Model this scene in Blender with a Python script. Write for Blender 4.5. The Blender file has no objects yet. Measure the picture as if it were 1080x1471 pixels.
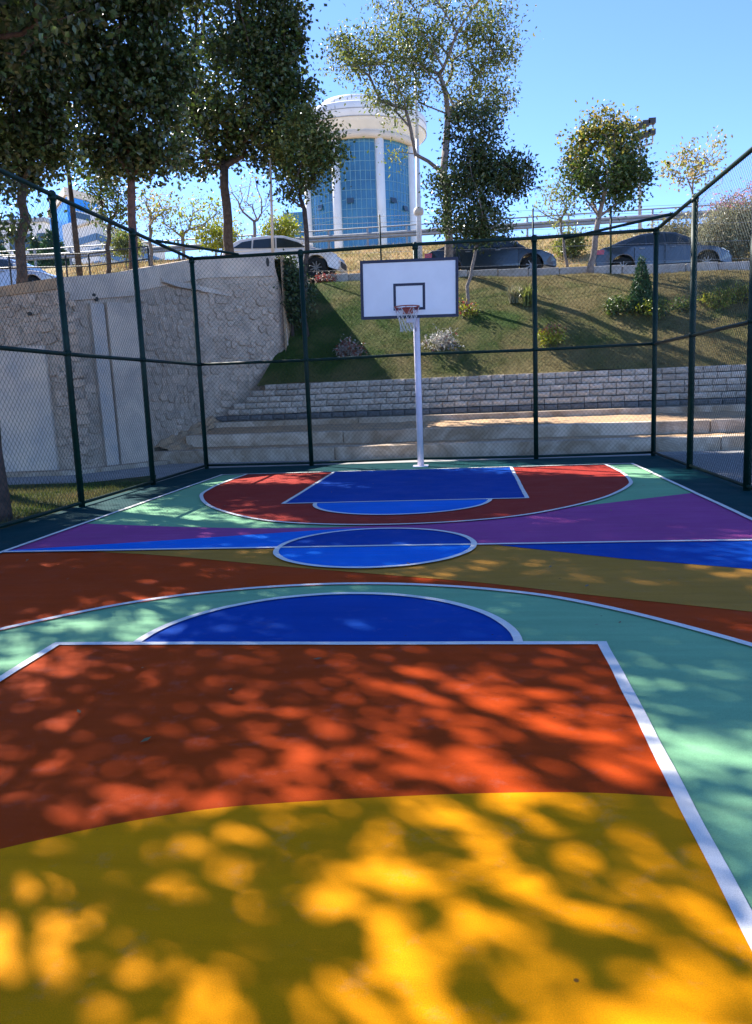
import bpy, bmesh, math, random
import numpy as np
from mathutils import Vector, Matrix
sc = bpy.context.scene
R_ = math.radians
# ------------------------------------------------------------------ camera, sky, sun, exposure
FPX, PITCH, ROLL, YAW, EYE = 1131.62, .1515, -.0401, .1233, 1.5
_cy, _sy = math.cos(YAW), math.sin(YAW)
_w = Vector((-_sy*math.cos(PITCH), _cy*math.cos(PITCH), -math.sin(PITCH)))
_r0 = Vector((_cy, _sy, 0)); _u0 = _r0.cross(_w)
_r = math.cos(ROLL)*_r0 + math.sin(ROLL)*_u0
_u = -math.sin(ROLL)*_r0 + math.cos(ROLL)*_u0
cam = bpy.data.cameras.new('camera'); camo = bpy.data.objects.new('camera', cam)
sc.collection.objects.link(camo); sc.camera = camo
cam.sensor_fit = 'HORIZONTAL'; cam.sensor_width = 36; cam.lens = 36*FPX/1080
cam.clip_start = .05; cam.clip_end = 6000
M4 = Matrix.Identity(4)
for i in range(3):
    M4[i][0] = _r[i]; M4[i][1] = _u[i]; M4[i][2] = -_w[i]
M4[2][3] = EYE
camo.matrix_world = M4
SUN_AZ = Vector((-.76, .65)).normalized(); SUN_EL = R_(41)
world = bpy.data.worlds.new('World'); sc.world = world; world.use_nodes = True
wn = world.node_tree
sky = wn.nodes.new('ShaderNodeTexSky'); sky.sky_type = 'NISHITA'; sky.sun_disc = False
sky.sun_elevation = SUN_EL; sky.sun_rotation = math.atan2(SUN_AZ.x, SUN_AZ.y)
sky.air_density = .36; sky.dust_density = 0; sky.ozone_density = 3
skt = wn.nodes.new('ShaderNodeMix'); skt.data_type = 'RGBA'; skt.blend_type = 'MULTIPLY'; skt.inputs[0].default_value = 1; skt.inputs[7].default_value = (.74, .82, .92, 1)
wn.links.new(sky.outputs[0], skt.inputs[6]); wn.links.new(skt.outputs[2], wn.nodes['Background'].inputs[0]); wn.nodes['Background'].inputs[1].default_value = .15
sl = bpy.data.lights.new('sun', 'SUN'); sl.energy = 3.4; sl.angle = R_(.5); sl.color = (1, .945, .86)
so = bpy.data.objects.new('sun', sl); sc.collection.objects.link(so)
sdir = Vector((SUN_AZ.x*math.cos(SUN_EL), SUN_AZ.y*math.cos(SUN_EL), math.sin(SUN_EL)))
so.rotation_euler = sdir.to_track_quat('Z', 'Y').to_euler(); so.location = sdir*60
sc.view_settings.view_transform = 'Standard'; sc.view_settings.look = 'None'
sc.view_settings.exposure = 2.12; sc.view_settings.gamma = 1; sc.view_settings.use_curve_mapping = False

# pixel of the photograph (1080 wide) -> point in the world at a given depth plane
def _ray(x, y): return _w + _r*((x-540)/FPX) - _u*((y-735.5)/FPX)
def at(x, y, Y):
    d = _ray(x, y); t = Y/d.y; return Vector((0, 0, EYE)) + d*t
def on_plane(x, y, p, n):
    d = _ray(x, y); o = Vector((0, 0, EYE)); return o + d*((Vector(p)-o).dot(n)/d.dot(n))
def gz(x, y, z=0):
    d = _ray(x, y); return Vector((0, 0, EYE)) + d*((z-EYE)/d.z)

# ------------------------------------------------------------------ helpers
C = sc.collection
def tag(o, label=None, cat=None, group=None, kind=None):
    if label: o['label'] = label
    if cat: o['category'] = cat
    if group: o['group'] = group
    if kind: o['kind'] = kind
    return o
def empty(name, loc=(0, 0, 0), rz=0, **k):
    o = bpy.data.objects.new(name, None); C.objects.link(o); o.location = loc; o.rotation_euler = (0, 0, rz)
    o.empty_display_size = .2
    return tag(o, **k)
def link(name, me, parent=None, loc=None, world=True, **k):
    o = bpy.data.objects.new(name, me); C.objects.link(o)
    if parent is not None:
        o.parent = parent
        if world and parent.type == 'EMPTY' and parent.parent is None:
            o.matrix_parent_inverse = (Matrix.Translation(parent.location) @ Matrix.Rotation(parent.rotation_euler.z, 4, 'Z')).inverted()
    if loc is not None: o.location = loc
    return tag(o, **k)
class MB:
    """collects simple shapes into one mesh"""
    def __init__(s): s.v = []; s.f = []; s.sm = []
    def add(s, vs, fs, smooth=False):
        b = len(s.v); s.v += [tuple(v) for v in vs]; s.f += [tuple(b+i for i in f) for f in fs]; s.sm += [smooth]*len(fs)
        return s
    def box(s, lo, hi):
        x0, y0, z0 = lo; x1, y1, z1 = hi
        return s.add([(x0,y0,z0),(x1,y0,z0),(x1,y1,z0),(x0,y1,z0),(x0,y0,z1),(x1,y0,z1),(x1,y1,z1),(x0,y1,z1)],
                     [(0,3,2,1),(4,5,6,7),(0,1,5,4),(1,2,6,5),(2,3,7,6),(3,0,4,7)])
    def prism(s, pts, up):   # pts: list of 3d points (ccw), extruded by vector up
        n = len(pts); a = [Vector(p) for p in pts]; b = [p+Vector(up) for p in a]
        return s.add(a+b, [tuple(range(n))[::-1], tuple(range(n, 2*n))]+[(i, (i+1) % n, n+(i+1) % n, n+i) for i in range(n)])
    def tube(s, pts, rad, n=8, cap=True):
        pts = [Vector(p) for p in pts]; rad = rad if isinstance(rad, (list, tuple)) else [rad]*len(pts)
        vs = []; fs = []; prev = None
        for i, p in enumerate(pts):
            t = (pts[min(i+1, len(pts)-1)]-pts[max(i-1, 0)]).normalized()
            if prev is None: a = t.orthogonal().normalized()
            else: a = (prev-t*prev.dot(t)).normalized()
            prev = a; b = t.cross(a)
            for k in range(n):
                an = 2*math.pi*k/n; vs.append(p+(a*math.cos(an)+b*math.sin(an))*rad[i])
        for i in range(len(pts)-1):
            for k in range(n):
                fs.append((i*n+k, i*n+(k+1) % n, (i+1)*n+(k+1) % n, (i+1)*n+k))
        s.add(vs, fs, True)
        if cap: s.f += [tuple(len(s.v)-len(vs)+k for k in range(n))[::-1], tuple(len(s.v)-n+k for k in range(n))]; s.sm += [False]*2
        return s
    def lathe(s, prof, c=(0, 0, 0), n=32, axis='z'):
        vs = []; fs = []
        for r, z in prof:
            for k in range(n):
                a = 2*math.pi*k/n
                p = (r*math.cos(a), r*math.sin(a), z) if axis == 'z' else (r*math.cos(a), z, r*math.sin(a))
                vs.append((c[0]+p[0], c[1]+p[1], c[2]+p[2]))
        for i in range(len(prof)-1):
            for k in range(n): fs.append((i*n+k, i*n+(k+1) % n, (i+1)*n+(k+1) % n, (i+1)*n+k))
        return s.add(vs, fs, True)
    def mesh(s, name, mat):
        me = bpy.data.meshes.new(name); me.from_pydata(s.v, [], s.f)
        me.polygons.foreach_set('use_smooth', s.sm); me.update()
        if mat: me.materials.append(mat)
        return me
    def build(s, name, mat, parent=None, **k): return link(name, s.mesh(name, mat), parent, **k)
def np_mesh(name, V, F, mat, smooth=False):
    me = bpy.data.meshes.new(name); V = np.asarray(V, np.float32); F = np.asarray(F, np.int32)
    me.vertices.add(len(V)); me.vertices.foreach_set('co', V.ravel())
    n, k = F.shape
    me.loops.add(n*k); me.loops.foreach_set('vertex_index', F.ravel())
    me.polygons.add(n); me.polygons.foreach_set('loop_start', np.arange(0, n*k, k, dtype=np.int32))
    me.polygons.foreach_set('use_smooth', np.full(n, smooth))
    me.update(calc_edges=True); me.validate()
    if mat: me.materials.append(mat)
    return me
def bevel(o, w=.01, seg=2):
    m = o.modifiers.new('bevel', 'BEVEL'); m.width = w; m.segments = seg; m.limit_method = 'ANGLE'; m.angle_limit = R_(40); return o

# ------------------------------------------------------------------ materials
def mat(name, col, rough=.7, spec=.4, metal=0, var=0, scale=3, col2=None, bump=0, bscale=20, bdist=.01, detail=6, rnd=0, trans=0, coat=0, coords='Object', warp=0, island=False):
    m = bpy.data.materials.new(name); m.use_nodes = True; t = m.node_tree; N = t.nodes; L = t.links
    b = N['Principled BSDF']; b.inputs['Roughness'].default_value = rough; b.inputs['Metallic'].default_value = metal
    b.inputs['Specular IOR Level'].default_value = spec; b.inputs['Base Color'].default_value = (*col, 1)
    if coat: b.inputs['Coat Weight'].default_value = coat; b.inputs['Coat Roughness'].default_value = .08
    tc = N.new('ShaderNodeTexCoord'); out = None
    if col2 is not None or var:
        c2 = col2 if col2 is not None else tuple(max(0, c*(1-var)) for c in col)
        no = N.new('ShaderNodeTexNoise'); no.inputs['Scale'].default_value = scale; no.inputs['Detail'].default_value = detail
        no.inputs['Roughness'].default_value = .62; no.inputs['Distortion'].default_value = warp
        L.new(tc.outputs[coords], no.inputs['Vector'])
        rp = N.new('ShaderNodeMapRange'); rp.inputs[1].default_value = .36; rp.inputs[2].default_value = .64
        L.new(no.outputs['Fac'], rp.inputs[0])
        mx = N.new('ShaderNodeMix'); mx.data_type = 'RGBA'; mx.inputs[6].default_value = (*col, 1); mx.inputs[7].default_value = (*c2, 1)
        L.new(rp.outputs[0], mx.inputs[0]); out = mx.outputs[2]
    if rnd:
        if island: g = N.new('ShaderNodeNewGeometry'); src = g.outputs['Random Per Island']
        else: g = N.new('ShaderNodeObjectInfo'); src = g.outputs['Random']
        mr = N.new('ShaderNodeMapRange'); mr.inputs[3].default_value = 1-rnd; mr.inputs[4].default_value = 1+rnd; L.new(src, mr.inputs[0])
        hs = N.new('ShaderNodeHueSaturation'); L.new(mr.outputs[0], hs.inputs['Value'])
        if out: L.new(out, hs.inputs['Color'])
        else: hs.inputs['Color'].default_value = (*col, 1)
        if island:
            mh = N.new('ShaderNodeMath'); mh.operation = 'MULTIPLY'; mh.inputs[1].default_value = 7.31; L.new(src, mh.inputs[0])
            fr = N.new('ShaderNodeMath'); fr.operation = 'FRACT'; L.new(mh.outputs[0], fr.inputs[0])
            m2 = N.new('ShaderNodeMapRange'); m2.inputs[3].default_value = .47; m2.inputs[4].default_value = .53; L.new(fr.outputs[0], m2.inputs[0])
            L.new(m2.outputs[0], hs.inputs['Hue'])
        out = hs.outputs[0]
    if out: L.new(out, b.inputs['Base Color'])
    if bump:
        nb = N.new('ShaderNodeTexNoise'); nb.inputs['Scale'].default_value = bscale; nb.inputs['Detail'].default_value = 7; nb.inputs['Roughness'].default_value = .65
        L.new(tc.outputs[coords], nb.inputs['Vector'])
        bp = N.new('ShaderNodeBump'); bp.inputs['Strength'].default_value = bump; bp.inputs['Distance'].default_value = bdist
        L.new(nb.outputs['Fac'], bp.inputs['Height']); L.new(bp.outputs[0], b.inputs['Normal'])
    if trans:
        tr = N.new('ShaderNodeBsdfTranslucent'); ms = N.new('ShaderNodeMixShader'); ms.inputs[0].default_value = trans
        if out:
            h2 = N.new('ShaderNodeHueSaturation'); h2.inputs['Saturation'].default_value = 1.15; h2.inputs['Value'].default_value = 1.4; h2.inputs['Hue'].default_value = .48
            L.new(out, h2.inputs['Color']); L.new(h2.outputs[0], tr.inputs[0])
        else: tr.inputs[0].default_value = (*[c*1.3 for c in col], 1)
        L.new(b.outputs[0], ms.inputs[1]); L.new(tr.outputs[0], ms.inputs[2]); L.new(ms.outputs[0], N['Material Output'].inputs[0])
    return m
def paint(name, col):
    """acrylic court paint: fine grain, faint roller marks, scuffs and dust"""
    m = bpy.data.materials.new(name); m.use_nodes = True; t = m.node_tree; N = t.nodes; L = t.links
    b = N['Principled BSDF']; b.inputs['Specular IOR Level'].default_value = .05
    tc = N.new('ShaderNodeTexCoord')
    def noise(s, det=5, ro=.6, mp=None):
        n = N.new('ShaderNodeTexNoise'); n.inputs['Scale'].default_value = s; n.inputs['Detail'].default_value = det; n.inputs['Roughness'].default_value = ro
        if mp:
            k = N.new('ShaderNodeMapping'); k.inputs['Scale'].default_value = mp; k.inputs['Rotation'].default_value = (0, 0, .12); L.new(tc.outputs['Object'], k.inputs['Vector']); L.new(k.outputs[0], n.inputs['Vector'])
        else: L.new(tc.outputs['Object'], n.inputs['Vector'])
        return n.outputs['Fac']
    def rng(i, a, b_, c, d):
        r = N.new('ShaderNodeMapRange'); r.inputs[1].default_value = a; r.inputs[2].default_value = b_; r.inputs[3].default_value = c; r.inputs[4].default_value = d; L.new(i, r.inputs[0]); return r.outputs[0]
    def mul(a, c):
        k = N.new('ShaderNodeMath'); k.operation = 'MULTIPLY'; L.new(a, k.inputs[0]); L.new(c, k.inputs[1]); return k.outputs[0]
    v = mul(mul(rng(noise(.9), .3, .7, .92, 1.06), rng(noise(3.0, 4, .6, (.35, 3.5, 1)), .3, .7, .91, 1.07)), rng(noise(260, 3), .25, .75, .78, 1.20))
    hs = N.new('ShaderNodeHueSaturation'); hs.inputs['Color'].default_value = (*col, 1); L.new(v, hs.inputs['Value'])
    du = N.new('ShaderNodeMix'); du.data_type = 'RGBA'; du.inputs[7].default_value = (.28, .25, .22, 1)
    L.new(rng(noise(5.5, 9, .75), .56, .80, 0, .22), du.inputs[0]); L.new(hs.outputs[0], du.inputs[6])
    vo = N.new('ShaderNodeTexVoronoi'); vo.inputs['Scale'].default_value = 3.2; L.new(tc.outputs['Object'], vo.inputs['Vector'])
    sp = N.new('ShaderNodeMix'); sp.data_type = 'RGBA'; sp.inputs[7].default_value = (.03, .025, .02, 1)
    L.new(rng(vo.outputs['Distance'], .022, .032, .8, 0), sp.inputs[0]); L.new(du.outputs[2], sp.inputs[6]); L.new(sp.outputs[2], b.inputs['Base Color'])
    L.new(rng(noise(2.2, 5), .3, .7, .62, .8), b.inputs['Roughness'])
    bp = N.new('ShaderNodeBump'); bp.inputs['Strength'].default_value = .35; bp.inputs['Distance'].default_value = .003
    L.new(noise(190, 4), bp.inputs['Height']); L.new(bp.outputs[0], b.inputs['Normal'])
    return m
PT = dict(teal=(.002, .044, .050), mint=(.20, .42, .23), purple=(.34, .07, .24), gold=(.42, .20, .032), orange=(.42, .048, .004), red=(.33, .034, .024),
          yellow=(.74, .27, .001), deep=(.001, .055, .33), blue=(.001, .06, .36), sky=(.002, .16, .68), white=(.76, .73, .69))
PT = {k: paint('paint_'+k, v) for k, v in PT.items()}
m_fence = mat('green_coated_steel', (.003, .026, .019), .5, .2, var=.4, scale=9, bump=.15, bscale=60)
m_wire = mat('green_wire', (.012, .034, .030), .6, .25)
m_pole = mat('lilac_white_enamel', (.76, .70, .78), .4, .5, var=.12, scale=6)
m_board = mat('white_board', (.80, .79, .80), .35, .5, var=.06, scale=2.5)
m_navy = mat('navy_paint', (.012, .016, .045), .45, .4)
m_rim = mat('rim_orange', (.42, .075, .035), .45, .5, var=.4, scale=20)
m_net = mat('net_cord', (.66, .64, .62), .9, .1)
m_netred = mat('net_cord_red', (.35, .05, .05), .9, .1)
m_stone = mat('pale_rubble', (.72, .56, .42), .9, .15, scale=2.5, col2=(.60, .46, .34), bump=1, bscale=10, bdist=.06, rnd=.13)
m_mortar = mat('rough_render', (.72, .56, .42), .95, .1, scale=2.2, col2=(.50, .395, .30), bump=1, bscale=7, bdist=.14)
m_plaster = mat('smooth_render', (.72, .57, .43), .9, .15, scale=1.3, col2=(.50, .41, .33), bump=.8, bscale=9, bdist=.05, warp=.5)
m_bluegrey = mat('blue_grey_render', (.72, .58, .44), .9, .15, scale=1.6, col2=(.50, .44, .38), bump=.8, bscale=9, bdist=.04)
m_bluestain = mat('blue_wash', (.48, .43, .38), .9, .15, scale=3, col2=(.64, .52, .41), bump=.7, bscale=16, bdist=.03)
m_concrete = mat('concrete', (.62, .50, .38), .9, .2, scale=1.4, warp=1.0, col2=(.33, .235, .15), bump=.6, bscale=35, bdist=.01, rnd=.07)
m_soil = mat('tan_soil', (.56, .35, .19), .95, .1, scale=4, col2=(.36, .26, .17), bump=.9, bscale=18, bdist=.03)
m_block = mat('split_block', (.66, .55, .44), .93, .15, scale=3.5, warp=.6, col2=(.42, .36, .29), bump=.9, bscale=35, bdist=.015, rnd=.2)
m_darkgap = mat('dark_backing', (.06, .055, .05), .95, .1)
m_path = mat('path_concrete', (.36, .345, .325), .92, .15, scale=2, col2=(.27, .26, .25), bump=.5, bscale=30)
m_gravel = mat('gravel', (.33, .32, .31), .95, .1, scale=22, col2=(.19, .185, .18), bump=1, bscale=45, bdist=.03)
m_asphalt = mat('asphalt', (.06, .06, .062), .9, .2, scale=3, var=.3, bump=.4, bscale=80)
m_kerb = mat('kerb_stone', (.44, .42, .39), .9, .2, scale=3, col2=(.32, .30, .27), bump=.5, bscale=25, rnd=.12)
m_lawn = mat('lawn', (.042, .075, .014), .95, .1, scale=.7, col2=(.17, .135, .055), bump=1, bscale=16, bdist=.06, detail=9, warp=.6)
m_blade = mat('lawn_blades', (.048, .088, .017), .8, .2, scale=.7, col2=(.17, .14, .06), detail=9, warp=.6, rnd=.45, island=True, trans=.2)
def dry_right_sunlit_top(m):
    N = m.node_tree.nodes; L = m.node_tree.links; mr = [n for n in N if n.type == 'MAP_RANGE' and n.inputs[1].default_value > .3][0]; src = mr.inputs[0].links[0].from_socket
    tc = N.new('ShaderNodeTexCoord'); sx = N.new('ShaderNodeSeparateXYZ'); L.new(tc.outputs['Object'], sx.inputs[0])
    g = N.new('ShaderNodeMapRange'); g.inputs[1].default_value = -5; g.inputs[2].default_value = 5; g.inputs[3].default_value = -.13; g.inputs[4].default_value = .09; L.new(sx.outputs['X'], g.inputs[0])
    h = N.new('ShaderNodeMapRange'); h.inputs[1].default_value = 4.2; h.inputs[2].default_value = 4.9; h.inputs[3].default_value = 0; h.inputs[4].default_value = .12; L.new(sx.outputs['Z'], h.inputs[0])  # dry crest strip, its sunlight also put into the colour
    k = N.new('ShaderNodeMapRange'); k.inputs[1].default_value = 2.0; k.inputs[2].default_value = 2.6; k.inputs[3].default_value = .09; k.inputs[4].default_value = 0; L.new(sx.outputs['Z'], k.inputs[0])
    prev = src
    for q in (g, h, k):
        a = N.new('ShaderNodeMath'); a.operation = 'ADD'; L.new(prev, a.inputs[0]); L.new(q.outputs[0], a.inputs[1]); prev = a.outputs[0]
    L.new(prev, mr.inputs[0])
dry_right_sunlit_top(m_lawn); dry_right_sunlit_top(m_blade)
m_dry = mat('dry_grass', (.50, .37, .20), .95, .1, scale=1.1, col2=(.30, .24, .10), bump=1, bscale=9, bdist=.12, detail=9)
m_dryb = mat('dry_blades', (.55, .42, .23), .85, .1, scale=1.1, col2=(.30, .26, .10), rnd=.4, island=True, trans=.2, detail=9)
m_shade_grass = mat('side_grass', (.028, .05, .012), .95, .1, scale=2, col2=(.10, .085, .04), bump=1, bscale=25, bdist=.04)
m_bark = mat('bark_dark', (.055, .040, .032), .9, .2, scale=10, col2=(.11, .085, .07), bump=1, bscale=25, bdist=.02)
m_bark2 = mat('bark_red', (.16, .095, .075), .9, .2, scale=10, col2=(.09, .06, .05), bump=1, bscale=25, bdist=.02)
m_bark3 = mat('bark_pale', (.30, .25, .21), .9, .2, scale=10, col2=(.18, .15, .13), bump=.8, bscale=25, bdist=.02)
def leafmat(n, c, tr=.3, r=.38, ro=.45, sp=.45): return mat(n, c, ro, sp, rnd=r, island=True, trans=tr)
lf_dark = leafmat('leaf_dark', (.046, .075, .022), .22, .65, .40, .6)
lf_mid = leafmat('leaf_mid', (.065, .105, .026), .28, .5)
lf_olive = leafmat('leaf_olive', (.17, .20, .060), .4, .45)
lf_yel = leafmat('leaf_yellowing', (.27, .25, .06), .4, .35)
lf_pale = leafmat('leaf_pale_yellow', (.30, .27, .12), .45, .35)
lf_pink = leafmat('petal_pink', (.52, .22, .24), .3, .35)
lf_grey = leafmat('leaf_grey_green', (.27, .26, .15), .25, .45)
lf_silver = leafmat('leaf_silver', (.36, .35, .31), .2, .25)
lf_red = leafmat('leaf_russet', (.28, .11, .065), .25, .35)
lf_lime = leafmat('leaf_lime', (.22, .26, .04), .35, .35)
lf_con = leafmat('needle_green', (.035, .085, .030), .15, .4)
m_glass_t = mat('tower_glass', (.05, .19, .30), .14, .6, metal=.1, scale=.18, col2=(.02, .10, .19), rnd=.25)
m_glass_b = mat('blue_glazing', (.012, .22, .62), .25, .7, metal=.1, rnd=.1)
m_mull = mat('mullion', (.16, .33, .40), .5, .5)
m_white = mat('white_cladding', (.76, .74, .70), .6, .3, scale=.5, var=.1)
m_cream = mat('cream_fascia', (.66, .56, .44), .7, .3, scale=.5, var=.12)
m_darkglass = mat('dark_glazing', (.04, .07, .10), .15, .8)
m_galv = mat('galvanised', (.36, .365, .37), .6, .4, metal=.2, var=.2, scale=5)
m_white_metal = mat('white_metal', (.75, .75, .74), .45, .5, var=.1, scale=5)
m_rail = mat('rail_dark', (.03, .03, .03), .5, .4)
m_tyre = mat('tyre', (.018, .018, .018), .85, .2)
m_alloy = mat('alloy', (.20, .21, .22), .4, .6, metal=.5)
m_carglass = mat('car_glass', (.02, .028, .035), .06, .8)
m_trim = mat('black_trim', (.02, .02, .02), .6, .3)
m_lamp = mat('headlamp', (.55, .58, .62), .08, .8, metal=.3)
m_tail = mat('tail_lamp', (.45, .02, .02), .15, .6)
def carpaint(n, c, met=.3): return mat(n, c, .28, .5, metal=met, coat=.8, var=.05, scale=2)
m_cwhite = carpaint('car_white', (.72, .72, .72), 0); m_cgrey = carpaint('car_grey', (.055, .07, .09), .4); m_cdark = carpaint('car_dark', (.012, .022, .035), .3)
m_csilver = carpaint('car_silver', (.38, .38, .40), .5); m_cblue = carpaint('car_blue', (.02, .08, .35), .2); m_cred = carpaint('car_red', (.5, .03, .03), .1)

# ------------------------------------------------------------------ ground
G = 'structure'
MB().add([(-1500, -600, -.03), (1500, -600, -.03), (1500, 3000, -.03), (-1500, 3000, -.03)], [(0, 1, 2, 3)]).build('ground', m_soil, kind=G)
XL, XR, YB, YH, YN = -4.836, 2.919, 14.864, 7.484, .105       # court edges
LL, LR, CX = -2.603, .727, -.95
FXL, FXR, FY, FH, FM = -5.684, 3.643, 16.43, 4.379, 2.214       # fence
court = MB().box((FXL-.12, -4.5, -.4), (FXR+.12, FY+.12, 0)).build('court', PT['teal'], kind=G)
def sheet(name, pts, z, m):
    bm = bmesh.new(); vs = [bm.verts.new((p[0], p[1], z)) for p in pts]; f = bm.faces.new(vs)
    if f.normal.z < 0 or sum((pts[i][0]*pts[(i+1) % len(pts)][1]-pts[(i+1) % len(pts)][0]*pts[i][1]) for i in range(len(pts))) < 0: f.normal_flip()
    bmesh.ops.triangulate(bm, faces=bm.faces[:]); me = bpy.data.meshes.new(name); bm.to_mesh(me); bm.free(); me.materials.append(m)
    o = bpy.data.objects.new(name, me); C.objects.link(o); o.parent = court; return o
def spline(pts, n=8):
    P = [np.array(p[:2], float) for p in pts]; P = [2*P[0]-P[1]]+P+[2*P[-1]-P[-2]]; out = []
    for i in range(1, len(P)-2):
        for k in range(n):
            t = k/n; a, b, c, d = P[i-1:i+3]
            out.append(tuple(.5*((2*b)+(-a+c)*t+(2*a-5*b+4*c-d)*t*t+(-a+3*b-3*c+d)*t**3)))
    out.append(tuple(P[-2])); return out
def ribbon(name, pts, w, z, m, closed=False):
    if len(pts) == 2:
        a, b = np.array(pts[0]), np.array(pts[1]); k = max(2, int(np.linalg.norm(b-a)/.12)); pts = [tuple(a+(b-a)*i/k) for i in range(k+1)]
    n = len(pts); L = []; Rr = []; ph = random.uniform(0, 9)
    for i in range(n):
        a = np.array(pts[(i-1) % n if closed else max(i-1, 0)]); b = np.array(pts[(i+1) % n if closed else min(i+1, n-1)])
        t = (b-a)/np.linalg.norm(b-a); nn = np.array((-t[1], t[0])); p = np.array(pts[i])+nn*(.0022*math.sin(i*.37+ph)+.0012*math.sin(i*1.3+ph*2)); w_ = w*(1+.03*math.sin(i*.9+ph)+random.uniform(-.015, .015))
        L.append((*(p+nn*w_/2), z)); Rr.append((*(p-nn*w_/2), z))
    q = n if closed else n-1
    mb = MB(); mb.add(L+Rr, [(i, n+i, n+(i+1) % n, (i+1) % n) for i in range(q)])
    o = mb.build(name, m, court); return o
def rect(x0, y0, x1, y1): return [(x0, y0), (x1, y0), (x1, y1), (x0, y1)]
D = .003
def arc(cx, cy, r, a0, a1, n=40): return [(cx+r*math.cos(R_(a0+(a1-a0)*i/n)), cy+r*math.sin(R_(a0+(a1-a0)*i/n))) for i in range(n+1)]
sheet('mint_half', rect(XL, YH, XR, YB), D, PT['mint'])
sheet('orange_half', rect(XL, YN, XR, YH), D, PT['orange'])
mint_e = spline([(XL, 9.27), (-3.32, 8.85), (-2.19, 8.66), (-1.08, 8.72), (.09, 9.15), (1.38, 9.87), (XR, 10.8)])
sheet('purple_field', [(XL, YH), (XR, YH)]+mint_e[::-1], 2*D, PT['purple'])
gl = spline([(-4.03, YH), (-3.7, 7.43), (-2.87, 7.17), (-1.71, 6.68), (-.8, 6.33), (.05, 6.0), (.79, 5.62), (1.76, 5.16), (XR, 4.62)])
sheet('gold_field', gl+[(XR, YH)], 2*D, PT['gold'])
sheet('light_blue_wedge', spline([(XL, 7.6), (-3.21, 8.03), (-1.56, 8.50), (-.9, 8.52)])+[(-.9, YH), (XL, YH)], 3*D, PT['sky'])
sheet('deep_blue_wedge', [(.2, YH), (.33, 7.40), (1.24, 6.80), (2.17, 6.34), (XR, 5.97), (XR, YH)], 3*D, PT['blue'])
tp = [(-3.39, 0), (-3.42, 1.2), (-3.36, 2.2), (-3.2, 3.05), (-2.61, 4.30), (-1.74, 5.36), (-.95, 5.83), (0, 6.0)]   # half a three-point line, from its own baseline
far3 = spline([(CX+x, YB-(y+.16)) for x, y in tp]+[(CX-x, YB-(y+.16)) for x, y in tp[:-1][::-1]])
near3 = spline([(CX+x, YN+y-.14) for x, y in tp]+[(CX-x, YN+y-.14) for x, y in tp[:-1][::-1]])
far3[0] = (far3[0][0], YB); far3[-1] = (far3[-1][0], YB)
sheet('maroon_field', far3, 3*D, PT['red'])
sheet('mint_field', near3, 3*D, PT['mint'])
FT = YB-4.262; NFT = 4.494
sheet('deep_blue_key', rect(LL, FT, LR, YB), 4*D, PT['deep'])
sheet('blue_semicircle', arc(CX, FT, 1.19, 180, 360), 4*D, PT['sky'])
sheet('deep_blue_semicircle', arc(CX+.03, NFT, 1.17, 0, 180), 4*D, PT['deep'])
sheet('orange_key', rect(LL, YN, LR, NFT), 4*D, PT['orange'])
ye = spline([(LL, 1.6), (-2.0, 2.07), (-1.62, 2.30), (-1.36, 2.44), (-1.1, 2.55), (-.86, 2.62), (-.38, 2.70), (.03, 2.75), (.41, 2.77), (LR, 2.75)])
sheet('yellow_field', [(LL, YN), (LR, YN)]+ye[::-1], 5*D, PT['yellow'])
sheet('deep_blue_half_circle', arc(CX, YH, .96, 0, 180), 4*D, PT['deep'])
sheet('light_blue_half_circle', arc(CX, YH, .96, 180, 360), 4*D, PT['sky'])
W = .055; LZ = 6*D; wh = PT['white']
def ln(a, b, w=W, z=LZ): return ribbon('white_line', [a, b], w, z, wh)
ln((XL-W/2, YB), (XR+W/2, YB)); ln((XL-W/2, YN), (XR+W/2, YN)); ln((XL, YH), (XR, YH), W, LZ+.0006)
ln((XL, YN), (XL, YB), W, LZ+.0012); ln((XR, YN), (XR, YB), W, LZ+.0012)
ln((LL-W/2, FT), (LR+W/2, FT)); ln((LL-W/2, NFT), (LR+W/2, NFT))
for x in (LL, LR): ln((x, FT), (x, YB), W, LZ+.0012); ln((x, YN), (x, NFT), W, LZ+.0012)
ribbon('white_line', far3, W, LZ+.0018, wh); ribbon('white_line', near3, W, LZ+.0018, wh)
ribbon('white_line', arc(CX, FT, 1.19, 180, 360), W, LZ+.0024, wh); ribbon('white_line', arc(CX+.03, NFT, 1.17, 0, 180), W, LZ+.0024, wh)
ribbon('white_line', arc(CX, YH, .96, 0, 360, 72)[:-1], W, LZ+.003, wh, True)

# ground outside the cage
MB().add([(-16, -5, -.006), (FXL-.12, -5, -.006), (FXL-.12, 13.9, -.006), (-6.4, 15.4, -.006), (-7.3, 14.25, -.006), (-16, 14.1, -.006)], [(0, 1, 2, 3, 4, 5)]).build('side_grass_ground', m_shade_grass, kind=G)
MB().add([(-16, 14.1, -.002), (-7.3, 14.25, -.002), (-6.4, 15.4, -.002), (FXL-.12, 13.9, -.002), (FXL-.12, 16.56, -.002), (FXR+.12, 16.56, -.002), (13, 16.4, -.002), (13, 18, -.002), (-16, 18.6, -.002)], [tuple(range(9))]).build('path', m_path, kind=G)
MB().add([(FXR+.12, -5, -.004), (16, -5, -.004), (16, 16.42, -.004), (FXR+.12, 16.55, -.004)], [(0, 1, 2, 3)]).build('gravel_ground', m_gravel, kind=G)

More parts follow.
